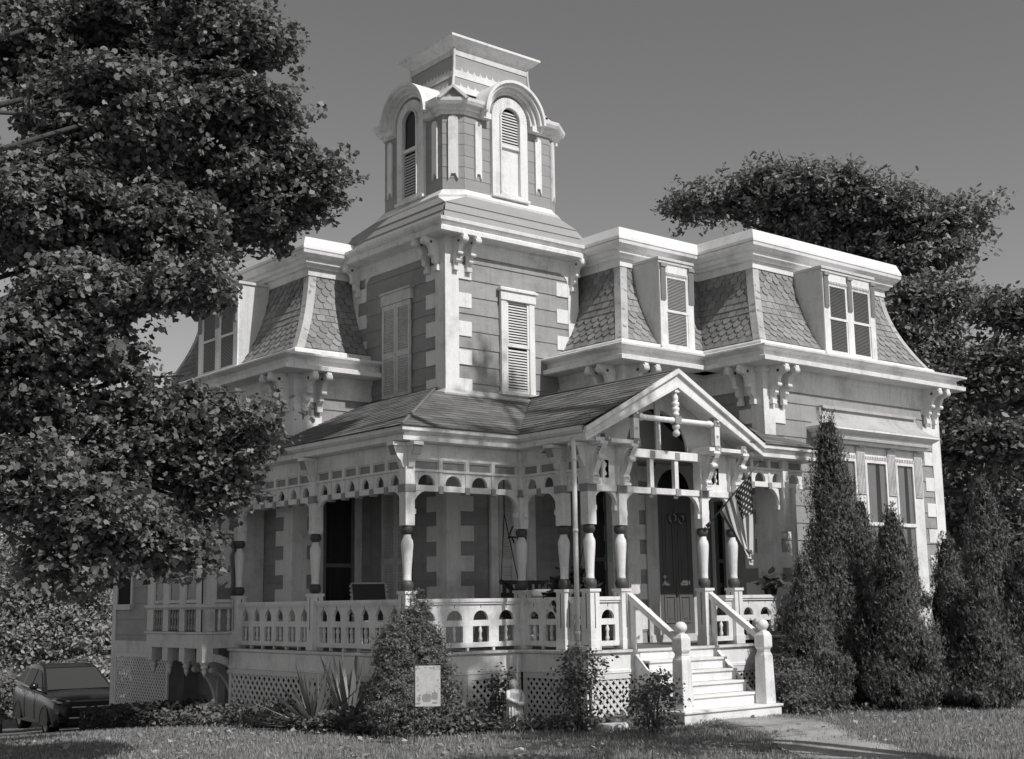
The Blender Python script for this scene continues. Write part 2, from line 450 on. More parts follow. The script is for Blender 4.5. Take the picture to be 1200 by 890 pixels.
def corner_pilaster(x, y, v0, v1, sides, name='corner_pilaster', bw=.25, bl=.27, jut=.032):
    """white corner boards with alternating quoin blocks.  sides: list of (frame, u of the corner, direction)"""
    mb = MB()
    for F, uc, sg in sides:
        a, b = uc - (jut if sg > 0 else 0), uc + sg * bw
        if sg < 0: a = uc
        lo, hi = min(a, b), max(a, b)
        mb.box(F, lo, hi, v0, v1, .0, jut)
        v = 7.2; k = 0
        while v > v0:
            t, bt = min(v, v1), max(v - .25, v0)
            e0, e1 = uc + sg * bw, uc + sg * (bw + bl)
            if t - bt > .05: mb.box(F, min(e0, e1), max(e0, e1), bt, t, .0, jut - .004)
            v -= .48
    return part(name, mb, 'white', bevel=.004)

BR_PROF = [(0, 0), (.36, 0), (.375, -.05), (.35, -.13), (.29, -.15), (.235, -.17), (.20, -.23), (.185, -.30), (.15, -.35), (.125, -.41), (.13, -.46), (.10, -.50), (.06, -.50), (.05, -.56), (0, -.56)]
def bracket(F, u, v, s=1.0, wd=.085, base=.035):
    o = F.P(u, v, base); G = Fr(o, F.n)
    mb = MB(); mb.prism(G, [(a * s, b * s) for a, b in BR_PROF], -wd / 2, wd / 2)
    c = G.P(.315 * s, -.085 * s); mb.lathe(c - F.t * (wd / 2 + .018), [(0, .05 * s), (.0, .062 * s), (wd + .036, .062 * s), (wd + .036, .05 * s)], 12, ax=F.t)
    c = G.P(.165 * s, -.33 * s); mb.lathe(c - F.t * (wd / 2 + .01), [(0, .03 * s), (0, .042 * s), (wd + .02, .042 * s), (wd + .02, .03 * s)], 10, ax=F.t)
    for sd in (-1, 1):
        c = G.P(.20 * s, -.10 * s) + F.t * sd * (wd / 2 + .004); mb.lathe(c - F.t * .004, [(0, .026 * s), (.008, .026 * s)], 10, m=1, ax=F.t)
    mb.box(F, u - wd * .62, u + wd * .62, v - .64 * s, v - .56 * s, base, base + .075 * s)
    return part('bracket', mb, ['white', 'dark'])

def spandrel(F, uc, sg, v, r=.22):
    """curved fillet where the pilaster meets the frieze"""
    mb = MB(); n = 8
    pl = [(uc, v), (uc + sg * r, v)] + [(uc + sg * (r - r * sin(pi / 2 * i / n)), v - r + r * cos(pi / 2 * i / n)) for i in range(1, n + 1)]
    mb.prism(F, pl, 0, .03); return part('frieze_spandrel', mb, 'white')

# ---- masses
XL, YL, YLE = 11.05, 19.05, 24.4
XT0, XT1, YT0, YT1 = 12.57, 15.5, 16.85, 19.7
X2, Y2 = 15.05, 15.3
X3, X3E, Y3 = 17.03, 22.1, 14.0
DK = .98
P_L = [(13.6, YLE), (XL, YLE), (XL, YL), (12.75, YL)]
P_2 = [(X2, 16.95), (X2, Y2), (17.7, Y2)]
P_3 = [(X3, 16.6), (X3, Y3), (X3E, Y3), (X3E, 20.5)]
P_T = [(XT0, YT1), (XT0, YT0), (XT1, YT0), (XT1, YT1)]
W = MB()
W.wbox(XL, 15, YL, YLE, -1.2, 5.8); W.wbox(XT0, XT1, YT0, YT1, -.6, 7.9); W.wbox(X2, 18, Y2, 20.5, -.6, 5.8); W.wbox(X3, X3E, Y3, 20.5, -.6, 5.8)
W.wbox(XL + .66, 15, YL + .66, YLE - .66, 5.79, 8.0); W.wbox(X2 + .66, 18, Y2 + .66, 20.5, 5.79, 8.0); W.wbox(X3 + .66, X3E - .66, Y3 + .66, 20.5, 5.79, 8.0)
W.wbox(13.0, 18, 19, 22, 5.5, 7.95)
part('wall', W, 'siding')
def wall(F, u1, v0, v1, u0=0.):
    mb = MB(); siding(mb, F, u0, u1, v0, v1); return part('clapboard_wall', mb, 'siding')
F_Ls, F_Ll = shade(YLE, XL), lit(XL, YL)
F_Ts, F_Tl = shade(YT1, XT0), lit(XT0, YT0)
F_2s, F_2l = shade(16.95, X2), lit(X2, Y2)
F_3s, F_3l = shade(15.4, X3), lit(X3, Y3)
F_3r = Fr((X3E, Y3, 0), (0, 1, 0))
wall(F_Ls, YLE - YL, .9, 5.5); wall(F_Ll, 1.6, .6, 5.5); wall(F_Ts, YT1 - YT0, .6, 7.7); wall(F_Tl, XT1 - XT0, .6, 7.7)
wall(F_2s, 1.65, .6, 5.5); wall(F_2l, X3 - X2, .6, 5.5); wall(F_3s, 1.4, .6, 5.5); wall(F_3l, X3E - X3, .6, 5.5); wall(F_3r, 6.5, .6, 5.5)
for F, L in ((F_3l, X3E - X3), (F_Ls, YLE - YL)):
    v = -.7; fb = MB()
    while v < (.62 if F is F_3l else .9):
        u = random.uniform(-.4, 0)
        while u < L:
            w_ = random.uniform(.3, .6); a, b = max(u, 0), min(u + w_, L)
            if b - a > .03: fb.box(F, a + .004, b - .004, v + .006, min(v + .2, .62 if F is F_3l else .9), .0, random.uniform(.012, .03))
            u += w_
        v += .2
    part('foundation', fb, 'brick')
wt = MB(); wt.sweep([(X3, 15.4), (X3, Y3), (X3E, Y3), (X3E, 20)], [(0, .60), (.04, .60), (.04, .82), (.06, .84), (.0, .88)]); part('water_table', wt, 'white')

# ---- corner pilasters, friezes, brackets, eaves
corner_pilaster(XL, YL, .5, 5.12, [(F_Ll, 0, 1), (F_Ls, YLE - YL, -1)])
corner_pilaster(XT0, YT0, .9, 7.4, [(F_Tl, 0, 1), (F_Ts, YT1 - YT0, -1)])
corner_pilaster(XT1, YT0, 5.0, 7.4, [(F_Tl, XT1 - XT0, -1)])
corner_pilaster(XT0, YT1, 6.0, 7.4, [(F_Ts, 0, 1)])
corner_pilaster(X2, Y2, .9, 5.12, [(F_2l, 0, 1), (F_2s, 1.65, -1)])
corner_pilaster(X3, Y3, .86, 5.12, [(F_3l, 0, 1), (F_3s, 1.4, -1)])
corner_pilaster(X3E, Y3, .86, 5.12, [(F_3l, X3E - X3, -1), (F_3r, 0, 1)])
def eave(path):
    mb = MB()
    mb.sweep(path, [(0, 5.12), (.036, 5.12), (.036, 5.40), (.06, 5.44), (.06, 5.5), (0, 5.5)])
    mb.sweep(path, [(0, 5.5), (.38, 5.5), (.415, 5.512), (.42, 5.58), (.395, 5.592), (.31, 5.60), (.30, 5.70), (.41, 5.735), (.44, 5.74), (.445, 5.768), (.40, 5.79), (0, 5.84)])
    part('eave_cornice', mb, 'white')
    b = MB(); b.sweep(path, [(0, 5.8), (.028, 5.8), (.022, 5.92), (0, 5.95)]); part('roof_base_board', b, 'white')
for p in (P_L, P_2, P_3): eave(p)
for F, us in ((F_Ll, (.16, .43)), (F_Ls, (YLE - YL - .16, YLE - YL - .43)), (F_2l, (.16, .43)), (F_2s, (1.49, 1.22)), (F_3l, (.16, .43, X3E - X3 - .16, X3E - X3 - .43)), (F_3s, (1.24, .97))):
    for u in us: bracket(F, u, 5.5)
for F, us in ((F_Tl, (.16, .43, XT1 - XT0 - .16)), (F_Ts, (YT1 - YT0 - .16, YT1 - YT0 - .43, .30))):
    for u in us: bracket(F, u, 7.62, .86)
for F, uc, sg, v in ((F_Ll, .25, 1, 5.12), (F_Ls, YLE - YL - .25, -1, 5.12), (F_2l, .25, 1, 5.12), (F_2s, 1.4, -1, 5.12), (F_3l, .25, 1, 5.12), (F_3l, X3E - X3 - .25, -1, 5.12), (F_3s, 1.15, -1, 5.12),
                     (F_Tl, .25, 1, 7.37), (F_Tl, XT1 - XT0 - .25, -1, 7.37), (F_Ts, YT1 - YT0 - .25, -1, 7.37), (F_Ts, .5, 1, 7.37)):
    spandrel(F, uc, sg, v)
tc = MB()
tc.sweep(P_T, [(0, 7.37), (.034, 7.37), (.034, 7.55), (.06, 7.58), (.06, 7.62), (0, 7.62)], closed=True)
tc.sweep(P_T, [(0, 7.62), (.29, 7.62), (.32, 7.635), (.32, 7.70), (.285, 7.715), (.28, 7.75), (.31, 7.77), (.345, 7.80), (.35, 7.85), (.31, 7.87), (0, 7.91)], closed=True)
part('tower_cornice', tc, 'white')

# ---- mansards
ZB, ZT, DM = 5.86, 7.56, .62
def dz(t): return DM * (1 - (1 - t) ** 1.9)
_s = [0.0]; _NS = 200
for i in range(_NS):
    a, b = i / _NS, (i + 1) / _NS
    _s.append(_s[-1] + sqrt((dz(b) - dz(a)) ** 2 + ((ZT - ZB) / _NS) ** 2))
SL = _s[-1]
def at_s(s):
    s = min(max(s, 0), SL); i = min(int(np.searchsorted(_s, s)), _NS); i = max(i, 1)
    t = (i - 1 + (s - _s[i - 1]) / (_s[i] - _s[i - 1])) / _NS
    return dz(t), ZB + t * (ZT - ZB), t
def mit_t(path, i, F):
    n = len(path); V = [Vector((p[0], p[1], 0)) for p in path]; dn = []
    if i > 0: dn.append((V[i] - V[i - 1]).normalized().cross(Z))
    if i < n - 1: dn.append((V[i + 1] - V[i]).normalized().cross(Z))
    m = dn[0] if len(dn) == 1 else (dn[0] + dn[1]) / (1 + dn[0].dot(dn[1]))
    return m.dot(F.t)
def mansard(path, segs):
    back = MB(); back.sweep(path, [(-dz(i / 12), ZB + (ZT - ZB) * i / 12) for i in range(13)], open_prof=True)
    roof = part('mansard_roof', back, 'slateback')
    for sgi in segs:
        a = Vector((*path[sgi], 0)); b = Vector((*path[sgi + 1], 0)); F = Fr(a, b - a); L = (b - a).length
        m0, m1 = mit_t(path, sgi, F), mit_t(path, sgi + 1, F)
        mb = MB(); ex = .132; nrow = int(SL / ex) + 1; w = .185
        def pt(u, s, lift):
            d, z, t = at_s(s); lo, hi = -d * m0, L - d * m1
            sl = 1.9 * DM * (1 - t) ** .9 / (ZT - ZB); nn = (F.n + Z * sl).normalized()
            u = min(max(u, lo), hi)
            return F.t * u + a + F.n * (-d) + Z * z + nn * lift
        for r in range(nrow):
            s0 = r * ex; hexa = r in (2, 3, 4, 5) or r in (9, 10, 11, 12)
            d, z, t = at_s(s0); lo, hi = -d * m0, L - d * m1
            k0 = math.floor(lo / w) - 1
            off = (r % 2) * .5 * w
            st = min(s0 + ex + .055, SL + .05)
            k = k0
            while k * w + off - w / 2 < hi:
                c = k * w + off; k += 1
                if c + w / 2 <= lo + .01 or c - w / 2 >= hi - .01: continue
                g = .005; l0 = .021 + random.uniform(-.004, .006); l1 = .004; js = random.uniform(-.006, .006)
                if hexa:
                    q = [(c - w * .20, s0 + js, l0), (c + w * .20, s0 + js, l0), (c + w / 2 - g, s0 + .062 + js, l0 * .8), (c + w / 2 - g, st, l1), (c - w / 2 + g, st, l1), (c - w / 2 + g, s0 + .062 + js, l0 * .8)]
                else:
                    q = [(c - w / 2 + g, s0 + js, l0), (c + w / 2 - g, s0 + js, l0), (c + w / 2 - g, st, l1), (c - w / 2 + g, st, l1)]
                vs = [pt(*x) for x in q]; n = len(vs)
                lowp = [pt(x[0], x[1], 0) for x in q[:2]]
                mb.mesh(vs + lowp, [tuple(range(n)), (n, n + 1, 1, 0)])
        part('shingles', mb, 'slate', roof)
    for i in range(1, len(path) - 1):      # hip boards
        V0 = Vector((*path[i], 0)); da = (Vector((*path[i], 0)) - Vector((*path[i - 1], 0))).normalized(); db = (Vector((*path[i + 1], 0)) - V0).normalized()
        if da.cross(db).z < 0: continue     # valley
        mit = (da.cross(Z) + db.cross(Z))
        hb = MB(); n = 12
        for dirn, nn0 in ((-da, da.cross(Z)), (db, db.cross(Z))):
            pts = []
            for j in range(n + 1):
                d, z, t = at_s(SL * j / n); sl = 1.9 * DM * (1 - t) ** .9 / (ZT - ZB)
                nn = (nn0 + Z * sl).normalized(); c = V0 - mit * d + Z * z
                e = c + mit * .018 + Z * .006
                pts.append((e, c + dirn * .135 + nn * .024, c + dirn * .135))
            for j in range(n):
                p, q = pts[j], pts[j + 1]
                hb.poly([p[0], p[1], q[1], q[0]], smooth=False); hb.poly([p[1], p[2], q[2], q[1]])
        part('hip_board', hb, 'hip', roof)
    pr = MB()
    pr.sweep(path, [(-.66, 7.40), (-.575, 7.40), (-.575, 7.53), (-.52, 7.535), (-.50, 7.58), (-.46, 7.60), (-.45, 7.66), (-.40, 7.68), (-.345, 7.74), (-.335, 7.79), (-.36, 7.80), (-.9, 7.80)])
    part('roof_cornice', pr, 'white')
    cp = MB(); cp.sweep(path, [(-.36, 7.80), (-.33, 7.81), (-.335, 7.86), (-.40, 8.03), (-.46, 8.055), (-1.0, 8.10), (-1.0, 7.80)]); part('roof_coping', cp, 'coping')
mansard(P_L, (1, 2)); mansard(P_2, (0, 1)); mansard(P_3, (0, 1))
rf = MB(); rf.wbox(12.0, 15, 20, 23.5, 7.9, 8.06); rf.wbox(16.0, 18.3, 16.3, 20, 7.9, 8.06); rf.wbox(18.0, 21.2, 15, 20, 7.9, 8.06); part('flat_roof', rf, 'flash')

# ---- dormers
def dormer(F, u0, u1, w, depth, lights, kind, vb=5.86, vt=7.44, case=.15):
    """front plane at offset w; the box runs back into the mansard"""
    mb = MB(); f = Fr(F.P(0, 0, w), F.t)
    mb.box(f, u0, u1, vb, vt, -depth, 0)
    mb.box(f, u0 - .03, u1 + .03, vt, vt + .05, -depth, .05); mb.box(f, u0 - .01, u1 + .01, vt - .05, vt - .002, 0, .03)
    dm = part('dormer', mb, 'trim', bevel=.004)
    c = MB(); d = .06; V1 = vt - .08
    c.box(f, u0, u0 + case, vb, V1, 0, d * .6); c.box(f, u1 - case, u1, vb, V1, 0, d * .6); c.box(f, u0 + case, u1 - case, V1 - .13, V1, 0, d * .6)
    c.box(f, u0 - .02, u1 + .02, vb - .02, vb + .07, d * .6, .075)
    L = u1 - u0; mull = .15; lw = (L - 2 * case - mull * (lights - 1)) / lights
    for i in range(1, lights): a = u0 + case + i * lw + (i - 1) * mull; c.box(f, a, a + mull, vb, V1 - .13, 0, d * .6)
    k = int((L - 2 * case) / .045)
    for i in range(k):
        a = u0 + case + (i + .25) * (L - 2 * case) / k; c.box(f, a, a + .022, V1 - .175, V1 - .13, 0.0, d)
    part('dormer_casing', c, 'white', dm, bevel=.003)
    for i in range(lights + 1):
        pl = MB()
        a = u0 + i * (lw + mull) if i else u0
        a = u0 + .015 if i == 0 else (u1 - case + .02 if i == lights else u0 + case + i * lw + (i - 1) * mull + .01)
        b = a + .12
        pl.box(f, a, b, V1 - .62, V1 - .04, d * .6, .062)
        for q in range(4): pl.box(f, a + .014 + q * .025, a + .03 + q * .025, V1 - .60, V1 - .08, .062, .072)
        pl.box(f, a - .008, b + .008, V1 - .045, V1 + .02, d * .6, .085); part('fluted_pilaster', pl, 'grey', dm)
    for i in range(lights):
        a = u0 + case + i * (lw + mull); b = a + lw; iv0, iv1 = vb + .07, V1 - .18; vm = (iv0 + iv1) / 2; s = MB(); st = .04
        for x0, x1, ww in ((iv0, vm + .02, .022), (vm - .02, iv1, .032)):
            s.box(f, a, a + st, x0, x1, .012, ww); s.box(f, b - st, b, x0, x1, .012, ww); s.box(f, a + st, b - st, x0, x0 + .045, .012, ww); s.box(f, a + st, b - st, x1 - .04, x1, .012, ww)
        part('sash', s, 'white', dm)
        v = MB(); v.box(f, a, b, iv0, iv1, .001, .004); part('window_recess', v, 'void', dm)
        l = MB(); louvers(l, f, a + st, b - st, iv0 + .045, iv1 - .04, .014, .026); part('venetian_blind', l, 'louver' if kind == 'light' else 'grey', dm)
        p = MB(); p.poly([f.P(a + st, iv0 + .045, .02), f.P(b - st, iv0 + .045, .02), f.P(b - st, iv1 - .04, .02), f.P(a + st, iv1 - .04, .02)]); part('pane', p, 'glass', dm)
dormer(F_3l, 18.76 - X3, 20.28 - X3, .0, .9, 2, 'dark')
dormer(F_2l, 15.96 - X2, 16.80 - X2, .0, .9, 1, 'light')
dormer(F_Ls, YLE - 22.6, YLE - 21.05, .0, .9, 2, 'dark')

# ---- tower windows
sash_window(F_Tl, 13.68 - XT0, 14.42 - XT0, 5.12, 6.86, 'louver', case=.12)
sash_window(F_Tl, 13.40 - XT0, 14.36 - XT0, 1.15, 3.75, 'louver', case=.16)
shutter(F_Tl, 13.56 - XT0, 14.20 - XT0, 1.15, 3.6, .062)
for v0, v1 in ((5.1, 6.74), (1.2, 3.7)):
    u0, u1 = YT1 - 18.62, YT1 - 17.78
    mb = MB(); mb.box(F_Ts, u0 + .03, u1 - .03, v0 - .06, v1 + .02, 0, .03); mb.box(F_Ts, u0 - .03, u1 + .03, v1 + .01, v1 + .20, 0, .07); mb.box(F_Ts, u0 - .05, u1 + .05, v1 + .20, v1 + .235, 0, .10)
    wn = part('window', mb, 'trim', bevel=.004); shutter(F_Ts, u0, u1, v0 - .04, v1, .032, parent=wn)
# porch level openings
def opening(F, u0, u1, v0, v1, name='french_window', case=.14, panelled=True):
    mb = MB(); mb.box(F, u0 - case, u0, v0, v1 + case, 0, .06); mb.box(F, u1, u1 + case, v0, v1 + case, 0, .06); mb.box(F, u0, u1, v1, v1 + case, 0, .06)
    mb.box(F, u0 - case - .04, u1 + case + .04, v1 + case, v1 + case + .05, 0, .11)
    wn = part(name, mb, 'trim', bevel=.004)
    b = MB(); b.box(F, u0, u1, v0, v1, .0, .024); part('window_recess', b, 'void', wn)
    s = MB(); st = .06
    s.box(F, u0, u0 + st, v0, v1, .024, .05); s.box(F, u1 - st, u1, v0, v1, .024, .05); s.box(F, u0 + st, u1 - st, v0, v0 + .25, .024, .05); s.box(F, u0 + st, u1 - st, v1 - st, v1, .024, .05)
    s.box(F, u0 + st, u1 - st, (v0 + v1) / 2 - .03, (v0 + v1) / 2 + .03, .024, .05); part('sash', s, 'door', wn)
    p = MB(); p.poly([F.P(u0 + st, v0 + .2, .036), F.P(u1 - st, v0 + .2, .036), F.P(u1 - st, v1 - st, .036), F.P(u0 + st, v1 - st, .036)]); part('pane', p, 'glass', wn)
opening(F_Ll, 11.60 - XL, 12.22 - XL, DK + .08, 3.55)
opening(F_2s, 16.95 - 16.22, 16.95 - 15.72, DK + .08, 3.6)
opening(F_3s, 15.4 - 15.15, 15.4 - 14.92, DK + .3, 3.3, case=.07)

# ---- front door
def front_door():
    F = F_2l; a, b = 15.72 - X2, 16.52 - X2; uc = (a + b) / 2; r = (b - a) / 2; vs = 3.42
    mb = MB()
    mb.box(F, a - .27, a, DK, vs, 0, .05); mb.box(F, b, b + .17, DK, vs, 0, .05)
    ring(mb, F, uc, vs, r, r + .2, 0, .05, n=18)
    mb.box(F, a - .29, a - .2, DK, vs + .02, .05, .075); mb.box(F, b + .10, b + .19, DK, vs + .02, .05, .075)
    ring(mb, F, uc, vs, r + .17, r + .23, .0, .085, n=18)
    mb.box(F, a - .27, b + .17, DK, DK + .12, 0, .10)
    fr = part('front_door', mb, 'trim', bevel=.004)
    F = Fr(F_2l.P(0, 0, .02), F_2l.t); d = MB(); d.box(F, a, b, DK + .12, vs, -.015, .022)
    for u0, u1, v0, v1 in ((a + .09, uc - .05, DK + .30, DK + .75), (uc + .05, b - .09, DK + .30, DK + .75), (a + .09, uc - .05, DK + .88, vs - .35), (uc + .05, b - .09, DK + .88, vs - .35)):
        for x0, x1, y0, y1 in ((u0, u1, v0, v0 + .03), (u0, u1, v1 - .03, v1), (u0, u0 + .03, v0 + .03, v1 - .03), (u1 - .03, u1, v0 + .03, v1 - .03)): d.box(F, x0, x1, y0, y1, .022, .036)
        d.box(F, u0 + .07, u1 - .07, v0 + .07, v1 - .07, .022, .03)
    d.box(F, a, b, vs - .06, vs, .022, .05); d.box(F, uc - .012, uc + .012, DK + .12, vs - .06, .022, .03)
    part('door_leaf', d, 'door', fr)
    k = MB(); k.lathe(F.P(a + .07, DK + 1.05, .022), [(0, .02), (.03, .015), (.04, .03), (.065, .028), (.07, .012)], 10, ax=F.n); part('door_knob', k, 'chrome', fr)
    t = MB(); disc(t, F, uc, vs, r, -.015, .008, 0, pi, 18); part('arched_transom', t, 'void', fr)
    g = MB(); g.poly([F.P(uc + (r - .03) * cos(pi * i / 18), vs + .02 + (r - .03) * sin(pi * i / 18), .016) for i in range(19)]); part('pane', g, 'glass', fr)
    return F, uc
FD, DUC = front_door()

# ---- right wing: the three tall windows under the little hipped hood
def big_window():
    F = F_3l; x = lambda X: X - X3
    mb = MB()
    mb.box(F, x(18.36), x(21.44), 1.55, 4.36, 0, .05)
    mb.box(F, x(18.30), x(21.50), 1.58, 1.70, .05, .16); mb.box(F, x(18.36), x(21.44), .88, 1.50, 0, .05); mb.box(F, x(18.32), x(21.48), .90, 1.0, .05, .09)
    for c in (18.58, 19.5, 20.42, 21.25):
        mb.box(F, x(c) - .13, x(c) + .13, 1.7, 4.28, .05, .075)
    mb.box(F, x(18.36), x(21.44), 4.12, 4.28, .05, .07)
    wn = part('triple_window', mb, 'white', bevel=.004)
    for c in (18.58, 19.5, 20.42, 21.25):
        fl = MB(); fl.box(F, x(c) - .12, x(c) + .12, 3.45, 4.27, .075, .10)
        for q in range(5): fl.box(F, x(c) - .10 + q * .043, x(c) - .075 + q * .043, 3.48, 4.18, .10, .112)
        fl.box(F, x(c) - .08, x(c) + .08, 4.27, 4.36, .05, .16); part('fluted_pilaster', fl, 'trim', wn)
    for a, b in ((18.71, 19.37), (19.63, 20.29), (20.55, 21.12)):
        k = int((b - a) / .05); dn = MB()
        for i in range(k): dn.box(F, x(a) + (i + .3) * (b - a) / k, x(a) + (i + .75) * (b - a) / k, 4.07, 4.125, .05, .10)
        part('dentil_strip', dn, 'white', wn); s = MB(); st = .05; u0, u1 = x(a), x(b); iv0, iv1, vm = 1.70, 4.06, 2.92
        for y0, y1, w in ((iv0, vm + .02, .078), (vm - .02, iv1, .092)):
            s.box(F, u0, u0 + st, y0, y1, .06, w); s.box(F, u1 - st, u1, y0, y1, .06, w); s.box(F, u0 + st, u1 - st, y0, y0 + .06, .06, w); s.box(F, u0 + st, u1 - st, y1 - .05, y1, .06, w)
        part('sash', s, 'white', wn)
        v = MB(); v.box(F, u0, u1, iv0, iv1, .0505, .053); part('window_recess', v, 'void', wn)
        c = MB()
        for sd in (0, 1):
            n = 12; lw = u1 - u0; x0, x1 = (u0 + st, u0 + lw * .52) if sd == 0 else (u1 - lw * .30, u1 - st)
            for j in range(n):
                e = lambda jj, top: F.P(x0 + (x1 - x0) * jj / n * (1 if top or sd else .8), iv1 - .05 if top else iv0 + .06, .058 + .003 * sin(jj * 2.2))
                c.poly([e(j, 0), e(j + 1, 0), e(j + 1, 1), e(j, 1)])
        part('curtain', c, 'curtain', wn)
        p = MB(); p.poly([F.P(u0 + st, iv0 + .06, .070), F.P(u1 - st, iv0 + .06, .070), F.P(u1 - st, iv1 - .05, .070), F.P(u0 + st, iv1 - .05, .070)]); part('pane', p, 'glass', wn)
    h = MB()
    pth = [(18.28, Y3), (18.28, Y3 - .22), (21.42, Y3 - .22), (21.42, Y3)]
    h.sweep(pth, [(-.1, 4.36), (.04, 4.36), (.06, 4.40), (.06, 4.44), (.10, 4.46), (.16, 4.51), (.16, 4.545), (-.1, 4.56)])
    h.box(F, x(18.28), x(21.42), 4.30, 4.50, 0, .2)
    part('hood_cornice', h, 'white', wn)
    m = MB(); prof = [(.15 - .30 * (1 - (1 - i / 6) ** 2.2), 4.55 + .36 * i / 6) for i in range(7)]
    m.sweep(pth, prof, open_prof=True); m.box(F, x(18.46), x(21.24), 4.89, 4.94, 0, .12)
    part('hood_roof', m, 'hip', wn)
big_window()

